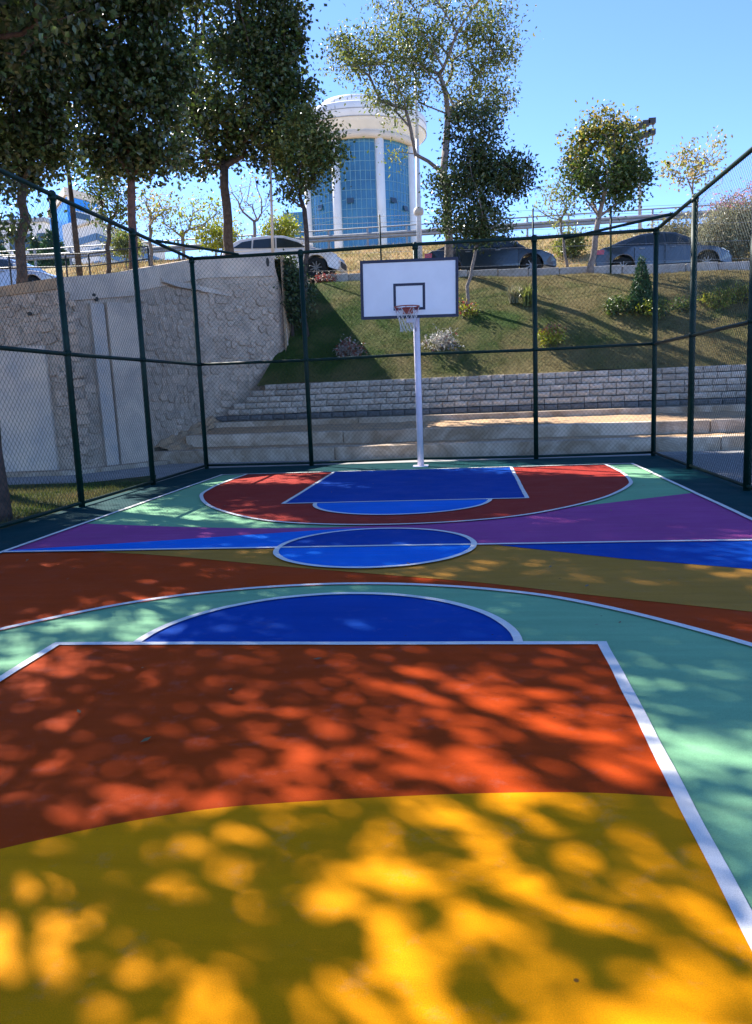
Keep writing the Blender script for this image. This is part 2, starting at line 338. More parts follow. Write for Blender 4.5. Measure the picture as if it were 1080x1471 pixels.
# ------------------------------------------------------------------ lawn, road, embankment, highway
def kz(X): return 5.20-.028*(X-2)             # height of the parking road edge
YK = 27.4
def lawn_z(X, Y):
    t = min(1, max(0, (Y-(21.46-.06*X))/(YK-.12-(21.46-.06*X))))
    return 1.79+(kz(X)-.24-1.79)*(min(1, t*1.14+.06*math.sin(math.pi*min(1, t*1.14)))) + .03*math.sin(X*1.7+Y)+.02*math.sin(X*.6-Y*2.1)
def lx(Y): return -5.3 if Y > 23.3 else -5.3+(Y-23.3)*.26      # left edge of the lawn, behind the rubble wall
nx, ny = 90, 36; V = []; F = []
for j in range(ny+1):
    for i in range(nx+1):
        f = j/ny; Xr = 18
        Ya = 20.9; X = lx(Ya+(YK-Ya)*f)+(Xr-lx(Ya+(YK-Ya)*f))*i/nx
        Y0 = 21.44-.06*X; Y = Y0+(YK-Y0)*f
        V.append((X, Y, lawn_z(X, Y)))
for j in range(ny):
    for i in range(nx): a = j*(nx+1)+i; F.append((a, a+1, a+nx+2, a+nx+1))
link('lawn_slope', np_mesh('lawn_slope', V, F, m_lawn, True), kind=G)
rng = np.random.default_rng(5)
def blades(name, xs, ys, zf, hmin, hmax, w, m, lean=.5):
    n = len(xs); zs = np.array([zf(x, y) for x, y in zip(xs, ys)])
    a = rng.uniform(0, 2*np.pi, n); h = rng.uniform(hmin, hmax, n); la = rng.uniform(0, 2*np.pi, n); l = rng.uniform(0, lean, n)*h
    dx, dy = np.cos(a)*w, np.sin(a)*w
    A = np.stack([xs-dx, ys-dy, zs-.01], 1); B = np.stack([xs+dx, ys+dy, zs-.01], 1); T = np.stack([xs+np.cos(la)*l, ys+np.sin(la)*l, zs+h], 1)
    V = np.stack([A, B, T], 1).reshape(-1, 3); F = np.arange(3*n).reshape(-1, 3)
    return link(name, np_mesh(name, V, F, m))
n = 110000
fx = rng.uniform(-6, 13, n); fy = rng.uniform(20.5, 27.3, n)
ok = (fy > 21.47-.06*fx) & (fx > np.array([lx(y) for y in fy])); fx, fy = fx[ok], fy[ok]
clump = np.sin(fx*2.3+np.sin(fy*3.1)*1.3)*np.sin(fy*2.9+np.cos(fx*1.9)*1.7); keep = rng.uniform(-1.6, 1, len(fx)) < clump+.3; fx, fy = fx[keep], fy[keep]
tag(blades('lawn_grass', fx, fy, lawn_z, .025, .075, .007, m_blade, 1.2), 'mown grass, green and brown in patches, on the slope behind the hoop', 'grass', kind='stuff')
n = 34000; fx = rng.uniform(-10.2, -5.85, n); fy = rng.uniform(7, 14.1, n)
keep = fy < 14.0; tag(blades('side_grass', fx[keep], fy[keep], lambda x, y: -.006, .03, .09, .006, m_blade, 1), 'shaded grass strip outside the left side of the cage', 'grass', kind='stuff')
# left upper ground behind the rubble wall
def top_z(X, Y):
    e = 3.95+.62*max(0, min(1, (X+12)/6))*1.0+.75*max(0, min(1, (X+8)/3.2)); t = max(0, min(1, (Y-18.5)/8))
    return (e*(1-t)+(kz(X)-.05)*t)
# ------------------------------------------------------------------ rubble retaining wall (left)
P0 = Vector((-17, 15.6, 0)); P1 = Vector((-8.62, 16.36, 0)); P2 = Vector((-7.62, 18.05, 0)); PM = Vector((-7.12, 21.2, 0)); P3 = Vector((-5.26, 23.2, 0))
dirB = (PM-P2).normalized(); nB = Vector((dirB.y, -dirB.x, 0)); dirD = (P3-PM).normalized(); nD = Vector((dirD.y, -dirD.x, 0)); lB = (PM-P2).length
ZM = at(288, 372, 21.2).z
Dt = [on_plane(*p, PM, nD) for p in ((300, 371), (340, 368), (388, 364), (392, 372), (403, 415), (411, 465), (415, 500), (417, 540))]
Ds = [((p-PM).dot(dirD), p.z) for p in Dt]
WX = [-17, -9.9, -8.4, -7.62, -7.12, -5.9, -5.3]; WZ = [3.55, 3.97, 4.15, 4.50, ZM, ZM+.2, Ds[2][1]]
def wtop(X): return float(np.interp(X, WX, WZ))
random.seed(11)
wall = empty('rubble_retaining_wall', P2, label='high pale rubble retaining wall with a smooth coping band, on the left behind the cage', cat='retaining wall')
def face_poly(P, d, n, pts, thick, name, m, push=0, parent=wall):
    """polygon given in (s, z) on a wall face, built as a slab `thick` deep behind the face"""
    q = [Vector(P)+d*s+Vector((0, 0, z))+n*push for s, z in pts]
    mb = MB(); mb.prism(q, -n*thick); o = mb.build(name, m, parent)
    bm = bmesh.new(); bm.from_mesh(o.data); bmesh.ops.recalc_face_normals(bm, faces=bm.faces[:]); bmesh.ops.triangulate(bm, faces=bm.faces[:]); bm.to_mesh(o.data); bm.free(); return o
dA = (P1-P0).normalized(); nA = Vector((dA.y, -dA.x, 0)); lA = (P1-P0).length
dC = (P2-P1).normalized(); nC = Vector((dC.y, -dC.x, 0)); lC = (P2-P1).length
dB = dirB
face_poly(P0, dA, nA, [(0, -.2), (lA, -.2), (lA, 4.12), (7.0, 3.97), (0, 3.55)], .7, 'wall_body', m_mortar)
face_poly(P1, dC, nC, [(0, -.2), (lC, -.2), (lC, 4.48), (1.15, 4.3), (0, 4.12)], .7, 'wall_body', m_mortar)
face_poly(P2, dB, nB, [(0, -.2), (lB, -.2), (lB, ZM), (0, 4.48)], .5, 'wall_body', m_mortar)
face_poly(PM, dirD, nD, [(0, -.2), (Ds[-1][0], -.2)]+[Ds[k] for k in (7, 6, 5, 4, 3, 2, 1, 0)]+[(0, ZM)], .5, 'wall_body', m_mortar)
# coping bands, lip, panels
face_poly(P2, dB, nB, [(0, 4.02), (lB+.03, ZM-.5), (lB+.03, ZM+.03), (0, 4.51)], .2, 'coping_band', m_plaster, .05)
face_poly(PM, dirD, nD, [(0, ZM-.5), (Ds[3][0], Ds[2][1]-.62), (Ds[3][0]+.02, Ds[3][1]), (Ds[2][0], Ds[2][1]+.03), (Ds[1][0], Ds[1][1]+.03), (0, ZM+.03)], .2, 'coping_band', m_plaster, .045)
face_poly(P1, dC, nC, [(0, 3.66), (lC, 3.92), (lC+.03, 4.51), (1.15, 4.33), (0, 4.15)], .2, 'coping_band', m_plaster, .05)
face_poly(P0, dA, nA, [(0, 3.40), (7, 3.80), (lA, 3.92), (lA+.02, 4.15), (7.0, 4.0), (0, 3.58)], .2, 'coping_band', m_cream if False else m_soil, .05)
face_poly(P0, dA, nA, [(5.9, 0), (6.78, 0), (6.9, 2.72), (5.9, 2.66)], .2, 'smooth_or_recess_panel', m_darkgap, .03)  # dark slab standing for a recess, its shade put into the colour
face_poly(P0, dA, nA, [(6.86, 0), (8.05, 0), (8.02, 2.75), (6.95, 2.72)], .3, 'smooth_or_recess_panel', m_bluegrey, .12)
o = face_poly(P1, dC, nC, [(1.08, 0), (1.86, 0), (1.80, 3.72), (1.05, 3.70)], .3, 'pilaster', m_plaster, .14)
face_poly(P1, dC, nC, [(.72, 0.05), (1.04, 0.05), (1.0, 3.66), (.66, 3.66)], .3, 'blue_washed_strip', m_bluestain, .10)
# lip: a thin shelf of render standing proud, shadow beneath
for (P_, n_, pa, pb_, ws) in ((P2, nB, ((228, 398), (250, 404), (284, 410)), ((228, 406), (250, 413), (284, 418)), (.16, .15, .12)), (PM, nD, ((285, 411), (305, 415), (332, 421)), ((285, 419), (305, 422), (332, 426)), (.12, .08, .015))):
    l0 = [on_plane(*p, P_, n_) for p in pa]; l1 = [on_plane(*p, P_, n_) for p in pb_]; mb = MB()
    for i in range(2):
        a, b, c, d_ = l0[i], l0[i+1], l1[i+1], l1[i]; w0 = ws[i]; w1 = ws[i+1]
        mb.add([a, b, c, d_, a+n_*.05, b+n_*.05, c+n_*w1, d_+n_*w0], [(4, 7, 6, 5), (7, 3, 2, 6), (0, 4, 5, 1), (0, 3, 7, 4), (1, 5, 6, 2)])
    mb.build('render_lip', m_plaster, wall)
def hole(x, y, P, n, w, h):
    p = on_plane(x, y, P, n); d = Vector((-n.y, n.x, 0)); mb = MB(); ring = [p+n*.062+d*(w*math.cos(a))+Vector((0, 0, h*math.sin(a))) for a in np.linspace(0, 2*math.pi, 9)[:-1]]
    mb.prism(ring, -n*.05); mb.build('drain_hole', m_darkgap, wall)
hole(133, 424, P1, nC, .045, .035); hole(137, 430, P1, nC, .04, .05); hole(383, 377, PM, nD, .05, .13); hole(44, 451, P0, nA, .05, .04)
# rubble stones
def stone_mesh(k):
    n = 9; ring = []
    for i in range(n):
        a = 2*math.pi*i/n+random.uniform(-.3, .3); ca, sa = math.cos(a), math.sin(a)
        q = 1/max(abs(ca), abs(sa))**.72; r = q*random.uniform(.80, 1.06)
        ring.append((ca*r*.5, sa*r*.5))
    v = [(x, 0.02, z) for x, z in ring]+[(x*.86, -random.uniform(.55, .9), z*.84) for x, z in ring]+[(random.uniform(-.12, .12), -random.uniform(.9, 1.25), random.uniform(-.12, .12))]
    f = [(i, (i+1) % n, n+(i+1) % n, n+i) for i in range(n)]+[(n+i, n+(i+1) % n, 2*n) for i in range(n)]
    return MB().add(v, f).mesh('stone', m_stone)
SM = [stone_mesh(i) for i in range(14)]
cand = []
def stones(P, d, n, s0, s1, zlo, zhi, skip=lambda s, z: False):
    z = -.05+random.uniform(0, .05)
    while z < 5.3:
        h = random.uniform(.13, .25); s = s0-random.uniform(0, .3)
        while s < s1:
            w = random.uniform(.16, .44); cs, cz = s+w/2, z+h/2+random.uniform(-.05, .05)
            if s0+.02 < cs-w*.42 and cs+w*.42 < s1 and zlo(cs) < cz-h*.2 and cz+h*.5 < zhi(cs) and not skip(cs, cz) and random.random() < .93:
                p = Vector(P)+d*cs+Vector((0, 0, cz))
                ang = math.atan2(d.y, d.x)
                cand.append((p.y, p+n*random.uniform(-.01, .012), ang, w*1.0, random.uniform(.014, .05), h*1.08))
            s += w
        z += h*.97
stones(P2, dB, nB, .05, lB, lambda s: .3+.2*s, lambda s: 3.98+(ZM-4.5)*s/lB)
stones(PM, dirD, nD, .05, Ds[6][0], lambda s: .9+.5*s, lambda s: ZM-.52+.05*s, lambda s, z: s > float(np.interp(z, [2.0, 2.8, 3.45, 4.4, 5.2], [Ds[6][0]-.1, Ds[6][0]-.16, Ds[5][0]-.2, Ds[4][0]-.25, Ds[4][0]-.3])))
stones(P1, dC, nC, .03, 1.95, lambda s: .02, lambda s: 3.7, lambda s, z: .6 < s)
stones(P0, dA, nA, 6.2, 8.84, lambda s: .02, lambda s: 3.86, lambda s, z: (s < 8.1 and z < 2.8))
random.shuffle(cand); cand.sort(key=lambda c: -c[3]*c[5]/c[0])
rest = MB()
for i, (yy, p, ang, w, t, h) in enumerate(cand):
    me = random.choice(SM)
    if i < 300:
        o = link('stone', me, wall, world=False); o.matrix_parent_inverse = Matrix.Translation(wall.location).inverted()
        o.location = p; o.rotation_euler = (random.uniform(-.12, .12), random.uniform(-.22, .22), ang); o.scale = (w, t, h)
    else:
        M = Matrix.Translation(p) @ Matrix.Rotation(ang, 4, 'Z') @ Matrix.Diagonal((w, t, h, 1))
        rest.add([M @ v.co for v in me.vertices], [tuple(pp.vertices) for pp in me.polygons])
if rest.v: rest.build('small_stones', m_stone, wall, kind='stuff')
MB().box((-17, 15.3, -.01), (-8.9, 15.62, .10)) if False else None
# footing strip at the wall foot
mb = MB()
mb.prism([P0+nA*.42+Vector((0, 0, .0)), P1+nA*.45+nC*.2, P2+nC*.35+nB*.2, P2+dB*.3+nB*.25, P2+dB*.3, P2, P1, P0], (0, 0, .09)); mb.build('footing', m_concrete, wall)
# upper ground
nx, ny = 40, 20; V = []; F = []
def wall_y(X):
    if X < P1.x: return P0.y+(P1.y-P0.y)*(X-P0.x)/(P1.x-P0.x)
    if X < P2.x: return P1.y+(P2.y-P1.y)*(X-P1.x)/(P2.x-P1.x)
    if X < PM.x: return P2.y+(PM.y-P2.y)*(X-P2.x)/(PM.x-P2.x)
    return PM.y+(P3.y-PM.y)*(X-PM.x)/(P3.x-PM.x)
def upz(X, Y):
    y0 = wall_y(max(-17, min(X, -5.27)))+.3; t = max(0, min(1, (Y-y0)/(27.3-y0))); return (wtop(X)-.06)*(1-t)+(kz(X)-.04)*t
for j in range(ny+1):
    for i in range(nx+1):
        X = -32+(-5.28+32)*(i/nx)**.6; Y = wall_y(max(-17, X))+.3; Y = Y+(27.5-Y)*j/ny; V.append((X, Y, upz(X, Y)))
for j in range(ny):
    for i in range(nx): a = j*(nx+1)+i; F.append((a, a+1, a+nx+2, a+nx+1))
link('upper_ground', np_mesh('upper_ground', V, F, m_dry, True), kind=G)
mb = MB()
mb.add([(-5.3, y, z) for y in (22.9, 24, 25, 27.5) for z in (1.0, upz(-5.3, y))], [(2*i, 2*i+1, 2*i+3, 2*i+2) for i in range(3)]); mb.build('soil_bank', m_soil, kind=G)
n = 9000; fx = rng.uniform(-14, -5.5, n); fy = rng.uniform(16.6, 27.2, n); ok = fy > np.array([wall_y(x) for x in fx])+.5
tag(blades('upper_dry_grass', fx[ok], fy[ok], upz, .04, .12, .010, m_dryb, 1), 'dry yellow grass on the ground behind the rubble wall', 'grass', kind='stuff')

# ------------------------------------------------------------------ terrace steps and block wall
def SY(X): return 17.55-.06*X
ang = math.atan(-.06)
terr = empty('terrace_steps', (0, 17.55, 0), ang, label='three long low concrete terrace steps with soil treads behind the back fence', cat='steps')
def slab(name, x0, x1, y0, y1, z0, z1, m, parent):
    o = MB().box((x0, y0, z0), (x1, y1, z1)).build(name, m, None); o.parent = parent; bevel(o, .012, 1); return o
for (y0, y1, zt, xa) in ((0, .5, .29, -7.75), (.98, 1.48, .59, -7.12), (2.85, 3.3, .84, -7.15)):
    xs = [xa, -3.1, 1.4, 5.2, 9.5, 14]
    for i in range(5):
        slab('concrete_slab', xs[i]+.006, xs[i+1]-.006, y0+random.uniform(-.012, .012), y1, -.1, zt+random.uniform(-.006, .006), m_concrete, terr)
def soil(x0, x1, y0, y1, z0, z1):
    nx, ny = 80, 5; V = []; F = []
    for j in range(ny+1):
        for i in range(nx+1):
            V.append((x0+(x1-x0)*i/nx, y0+(y1-y0)*j/ny, z0+(z1-z0)*j/ny+random.uniform(-.012, .018)))
    for j in range(ny):
        for i in range(nx): a = j*(nx+1)+i; F.append((a, a+1, a+nx+2, a+nx+1))
    o = link('soil_strip', np_mesh('soil_strip', V, F, m_soil, True)); o.parent = terr
soil(-7.7, 14, .44, 1.0, .275, .31); soil(-7.3, 14, 1.42, 2.9, .575, .70); soil(-6.9, 14, 3.2, 3.4, .82, .85)
blk = empty('block_retaining_wall', (0, 17.55, 0), ang, label='low stepped wall of grey split concrete blocks holding up the lawn', cat='block wall')
def block_mesh():
    v = []; f = []
    for j in range(4):
        for i in range(5):
            e = (i in (0, 4)) or (j in (0, 3))
            v.append(((i/4-.5)*.955, (0.0 if e else -random.uniform(.10, .22)), (j/3-.5)*.86))
    for j in range(3):
        for i in range(4): a = j*5+i; f.append((a, a+1, a+6, a+5))
    b = len(v); v += [(-.4875, 1, -.475), (.4875, 1, -.475), (.4875, 1, .475), (-.4875, 1, .475)]
    f += [(15, 16, 17, 18, 19, b+2, b+3), (4, 9, 14, 19, b+2, b+1)[::-1], (0, 5, 10, 15, b+3, b), (0, 1, 2, 3, 4, b+1, b)[::-1]]
    return MB().add(v, f).mesh('block', m_block)
BM = [block_mesh() for _ in range(10)]
m_blockd = mat('dark_block', (.20, .19, .18), .95, .1, scale=6, col2=(.13, .125, .12), bump=.9, bscale=35, bdist=.015, rnd=.15)  # darker block colour for the bottom course
nb = 0
for row in range(6):
    z0 = .84+row*.163; y0 = 3.30+row*.105; w = .33; x = -7.05+(row % 2)*w/2*.6+row*.24
    h = .163
    while x < 9.6 and nb < 300:
        me = random.choice(BM)
        o = link('block', me, blk, world=False); o.location = (x, y0+random.uniform(-.012, .012), z0+h/2+random.uniform(-.004, .004)); o.scale = (w, .2, h); o.rotation_euler = (0, random.uniform(-.012, .012), random.uniform(-.03, .03)); nb += 1
        if row == 0:
            o.material_slots[0].link = 'OBJECT'; o.material_slots[0].material = m_blockd
        x += w
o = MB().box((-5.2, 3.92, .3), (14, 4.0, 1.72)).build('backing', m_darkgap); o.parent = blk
print('blocks', nb, 'stones', len(cand))

# ------------------------------------------------------------------ kerb, parking road, embankment, highway
kerb = empty('parking_kerb', (0, YK, 5), label='pale stone kerb along the top edge of the lawn in front of the parked cars', cat='kerb')
x = -5.0
while x < 19:
    z = kz(x+.5)
    o = MB().box((x+.006, YK-.08+random.uniform(-.02, .02), z-.50), (x+.99, YK+.16, z+.13+random.uniform(-.015, .015))).build('kerb_stone', m_kerb, kerb); x += 1.0
    bevel(o, .02, 1)
def strip(name, xs, prof, m, **k):
    """ground strip: prof = [(y, z(x)), ...]"""
    V = []; F = []; n = len(prof)
    for xx in xs:
        for y, z in prof: V.append((xx, y, z(xx) if callable(z) else z))
    for i in range(len(xs)-1):
        for j in range(n-1): a = i*n+j; F.append((a, a+n, a+n+1, a+1))
    return link(name, np_mesh(name, V, F, m, True), kind=G)
xs = list(np.linspace(-60, 80, 71))
strip('road', xs, [(YK+.15, lambda x: kz(x)), (31.6, lambda x: kz(x)+.02)], m_asphalt)
HZ = 8.75
def ez(x, y):
    t = (y-31.6)/(41.2-31.6); return (kz(x)+.02)*(1-t)+HZ*t + .16*math.sin(x*.8+y*.9)*math.sin(math.pi*t)+.10*math.sin(x*2.1-y)*math.sin(math.pi*t)
strip('embankment', list(np.linspace(-60, 80, 201)), [(y, (lambda x, y=y: ez(x, y))) for y in np.linspace(31.6, 41.2, 13)], m_dry)
n = 60000; fx = rng.uniform(-20, 24, n); fy = rng.uniform(31.7, 41.1, n)
tag(blades('embankment_grass', fx, fy, ez, .06, .24, .016, m_dryb, 1), 'dry straw coloured grass covering the bank behind the parked cars', 'grass', kind='stuff')
strip('highway', xs, [(41.2, HZ), (54, HZ+.05)], m_asphalt)
strip('far_ground', list(np.linspace(-700, 700, 15)), [(54, HZ-.1), (95, 17), (140, 18), (2500, 18)], m_dry)
# guard rail
gr = empty('guard_rail', (0, 41.4, HZ), label='long pale steel guard rail along the highway above the bank', cat='guard rail')
mb = MB()
for x in np.arange(-45, 60, 2.0):
    mb = MB(); mb.box((x-.05, 41.40, HZ-.1), (x+.05, 41.5, HZ+.98)); mb.build('post', m_galv, gr)
prof = [(0, .42), (-.07, .47), (-.07, .54), (0, .58), (-.07, .62), (-.07, .69), (0, .74)]
mb = MB(); a = [(-60, 41.38+y, HZ+z) for y, z in prof]; b = [(90, 41.38+y, HZ+z) for y, z in prof]
mb.add(a+b, [(i, i+7, i+8, i+1) for i in range(6)]); mb.add([(p[0], p[1]+.012, p[2]) for p in a+b], [(i, i+1, i+8, i+7) for i in range(6)])
mb.build('beam', m_galv, gr)
MB().tube([(-60, 41.4, HZ+.98), (90, 41.4, HZ+.98)], .035, 6).build('top_rail', m_galv, gr)
# concrete median barrier behind
br = empty('median_barrier', (0, 47, HZ), label='pale concrete barrier in the middle of the highway behind the guard rail', cat='barrier')
x = -45
while x < 60:
    mb = MB(); mb.prism([(x+.02, 46.7, HZ), (x+.02, 47.3, HZ), (x+.02, 47.1, HZ+.35), (x+.02, 47.08, HZ+.95), (x+.02, 46.92, HZ+.95), (x+.02, 46.9, HZ+.35)], (2.96, 0, 0)); mb.build('barrier_section', m_concrete, br); x += 3

# ------------------------------------------------------------------ court fence
fen = empty('court_fence', (FXL, FY, 0), label='tall dark green chain link cage fence around the painted court', cat='fence')
bx = [FXL, -3.375, -1.03, 1.32, FXR]; ly = [13.5, 10.85, 8.2, 5.6, 3.0, .4, -2.2, -4.3]; ry = [13.75, 10.95, 8.2, 5.6, 3.0, .4, -2.2, -4.3]
for x in bx: MB().tube([(x, FY, -.05), (x, FY, FH)], .048, 10).build('post', m_fence, fen)
for y in ly: MB().tube([(FXL, y, -.05), (FXL, y, FH)], .048, 10).build('post', m_fence, fen)
for y in ry: MB().tube([(FXR, y, -.05), (FXR, y, FH)], .052, 10).build('post', m_fence, fen)
for (x, y) in [(x, FY) for x in bx]+[(FXL, y) for y in ly[:4]]+[(FXR, y) for y in ry[:4]]:
    for z in (FM, FH-.05): MB().tube([(x, y, z-.035), (x, y, z+.035)], .060, 10).build('clamp', m_fence, fen)
    MB().lathe([(.056, FH-.01), (.056, FH+.02), (.035, FH+.045), (.001, FH+.055)], (x, y, 0), 10).build('post_cap', m_fence, fen)
def fpath(): return [('b', (FXL, FY), (FXR, FY)), ('l', (FXL, FY), (FXL, -4.3)), ('r', (FXR, FY), (FXR, -4.3))]
for k, a, b in fpath():
    for z, r in ((FH, .034), (FM, .030), (.07, .026)):
        sag = [0, -.012, .01, -.014, 0]
        MB().tube([(a[0]+(b[0]-a[0])*i/4, a[1]+(b[1]-a[1])*i/4, z+sag[i]) for i in range(5)], r, 8).build('rail', m_fence, fen)
MB().tube([(FXL, 14.55, FH+.03), (FXL+1.0, FY, FH+.03)], .026, 8).build('corner_brace', m_fence, fen)
MB().tube([(FXR, 15.15, FH+.03), (FXR-1.75, FY, FH-.06)], .028, 8).build('corner_brace', m_fence, fen)
def chain(p, q, z0, z1, r, pitch, off):
    """diamond mesh of two families of wires in the vertical rectangle p-q"""
    p = Vector(p); q = Vector(q); L = (q-p).length; d = (q-p)/L; nrm = Vector((d.y, -d.x, 0)); H = z1-z0
    V = []; F = []
    step = pitch
    for fam in (1, -1):
        k = 1.08*fam; c = -H*1.2
        while c < L+H*1.2:
            # line s = c + (z)/k ; clip s to 0..L
            if fam == 1: s0, s1 = c, c+H/abs(k)
            else: s0, s1 = c+H/abs(k), c
            za, zb = z0, z1
            # param t along z
            ds = s1-s0; ta, tb = 0., 1.
            if ds != 0:
                t0, t1 = (0-s0)/ds, (L-s0)/ds
                if t0 > t1: t0, t1 = t1, t0
                ta, tb = max(ta, t0), min(tb, t1)
            if tb-ta > .01:
                A = p+d*(s0+ds*ta)+Vector((0, 0, z0+H*ta))+nrm*off*fam; B = p+d*(s0+ds*tb)+Vector((0, 0, z0+H*tb))+nrm*off*fam
                t = (B-A).normalized(); u = t.cross(nrm); b0 = len(V)
                for E_ in (A, B):
                    for (cu, cn) in ((1, 0), (-.5, .866), (-.5, -.866)): V.append(E_+u*r*cu+nrm*r*cn)
                F.extend([(b0, b0+1, b0+4), (b0, b0+4, b0+3), (b0+1, b0+2, b0+5), (b0+1, b0+5, b0+4), (b0+2, b0, b0+3), (b0+2, b0+3, b0+5)])
            c += step
    return np_mesh('chain_link_mesh', [tuple(v) for v in V], F, m_wire)
def zz(lst): return list(zip(lst[:-1], lst[1:]))
for a, b in zz(bx): link('chain_link_mesh', chain((a, FY, 0), (b, FY, 0), .07, FH, .0021, .088, .002), fen, kind='stuff')
for a, b in zz([FY]+ly): link('chain_link_mesh', chain((FXL, a, 0), (FXL, b, 0), .07, FH, .0021, .088, .002), fen, kind='stuff')
for a, b in zz([FY]+ry): link('chain_link_mesh', chain((FXR, a, 0), (FXR, b, 0), .07, FH, .0021, .088, .002), fen, kind='stuff')

# perimeter fence at the kerb
pf = empty('perimeter_fence', (0, 27.2, 5), label='thin dark green post and wire fence along the kerb by the parked cars', cat='fence')
pxs = [at(x, 390, 27.15).x for x in (548, 657, 766, 877, 993)]; st = pxs[1]-pxs[0]; pxs = [pxs[0]-st]+pxs+[pxs[-1]+st*i for i in (1, 2, 3)]
for x in pxs: MB().tube([(x, 27.15, kz(x)-.3), (x, 27.15, kz(x)+1.95)], .03, 6).build('post', m_fence, pf)
for dz in (.2, .75, 1.3, 1.7, 1.9): MB().tube([(pxs[0], 27.15, kz(pxs[0])+dz), (pxs[-1], 27.15, kz(pxs[-1])+dz)], .006, 4).build('wire', m_galv, pf)
# railing on the rubble wall
rl = empty('wall_railing', (-10, 18.5, 4), label='low dark tube railing on the ground above the left part of the rubble wall', cat='railing')
rp = [(-30, 402), (16, 400), (97, 399), (130, 398), (215, 388)]
rw = [at(x, y, 19.2) for x, y in rp]
tops = []
for i, p in enumerate(rw):
    zt = p.z+.56
    z0 = upz(p.x, p.y)
    MB().tube([(p.x, p.y, z0-.1), (p.x, p.y, zt)], .022, 6).build('post', m_rail, rl); tops.append(Vector((p.x, p.y, zt)))
for dz in (0, -.30): MB().tube([t+Vector((0, 0, dz)) for t in tops], .017, 6).build('rail', m_rail, rl)

# ------------------------------------------------------------------ basketball hoop
hp = empty('basketball_hoop', (-1.0, 15.6, 0), label='basketball hoop on a single white pole with a white backboard framed in navy', cat='basketball hoop')
px_ = -1.0
o = MB().tube([(px_, 15.6, 0), (px_, 15.6, 3.35)], .062, 20).build('pole', m_pole, hp)
o = MB().box((px_-.15, 15.45, 0.001), (px_+.15, 15.75, .015)).build('base_plate', m_pole, hp)
mb = MB()
for z in (3.0, 3.55): mb.tube([(px_, 15.6, z-.05 if z < 3.2 else 3.33), (-1.07, 15.08, z)], .028, 8)
mb.tube([(px_, 15.6, 2.6), (-1.07, 15.08, 2.98)], .022, 8); mb.build('support_arm', m_pole, hp)
bc = Vector((-1.075, 15.0, 3.355)); bw, bh = .90, .525
tilt = Matrix.Translation(bc) @ Matrix.Rotation(R_(1.0), 4, 'Y')
def bq(x0, x1, z0, z1, y0, y1):
    return [tilt @ Vector(p) for p in ((x0, y0, z0), (x1, y0, z0), (x1, y1, z0), (x0, y1, z0), (x0, y0, z1), (x1, y0, z1), (x1, y1, z1), (x0, y1, z1))]
BF = [(0, 3, 2, 1), (4, 5, 6, 7), (0, 1, 5, 4), (1, 2, 6, 5), (2, 3, 7, 6), (3, 0, 4, 7)]
MB().add(bq(-bw, bw, -bh, bh, 0, .03), BF).build('backboard', m_board, hp)
def frame(name, x0, x1, z0, z1, t, y0, y1):
    mb = MB()
    mb.add(bq(x0, x1, z0, z0+t, y0, y1), BF); mb.add(bq(x0, x1, z1-t, z1, y0, y1), BF)
    mb.add(bq(x0, x0+t, z0+t, z1-t, y0, y1), BF); mb.add(bq(x1-t, x1, z0+t, z1-t, y0, y1), BF); return mb.build(name, m_navy, hp)
frame('board_frame', -bw-.006, bw+.006, -bh-.006, bh+.006, .052, -.012, .04)
frame('target_square', -.295, .295, -.385, .10, .048, -.004, -.0005)
mb = MB(); mb.box((-1.15, 15.03, 2.75), (-.99, 15.14, 3.8)); mb.build('board_bracket', m_pole, hp)
RX, RY, RZ = -1.105, 14.68, 3.0
ring = [(RX+.228*math.cos(a), RY+.228*math.sin(a), RZ) for a in np.linspace(0, 2*math.pi, 33)]
MB().tube(ring, .011, 8, cap=False).build('rim', m_rim, hp)
mb = MB(); mb.box((RX-.09, 14.905, RZ-.10), (RX+.09, 14.985, RZ+.02)); mb.tube([(RX-.05, 14.92, RZ-.02), (RX-.09, RY+.20, RZ)], .009, 6); mb.tube([(RX+.05, 14.92, RZ-.02), (RX+.09, RY+.20, RZ)], .009, 6); mb.build('rim_bracket', m_rim, hp)
mbw, mbr = MB(), MB(); rows = [(.228, 0), (.20, -.10), (.165, -.19), (.14, -.28), (.13, -.37), (.135, -.44)]
for k in range(12):
    for j in range(5):
        for sgn in (0, 1):
            a0 = 2*math.pi*(k+(.5 if j % 2 else 0))/12; a1 = 2*math.pi*(k+(.5 if j % 2 else 0)+(.5 if sgn else -.5))/12
            r0, z0 = rows[j]; r1, z1 = rows[j+1]
            (mbr if (j == 0 and k % 2) else mbw).tube([(RX+r0*math.cos(a0), RY+r0*math.sin(a0), RZ+z0), (RX+r1*math.cos(a1)+random.uniform(-.006, .006), RY+r1*math.sin(a1), RZ+z1)], .0045, 4, cap=False)
net = mbw.build('net', m_net, hp); mbr.build('net_loops', m_netred, hp, kind='stuff')
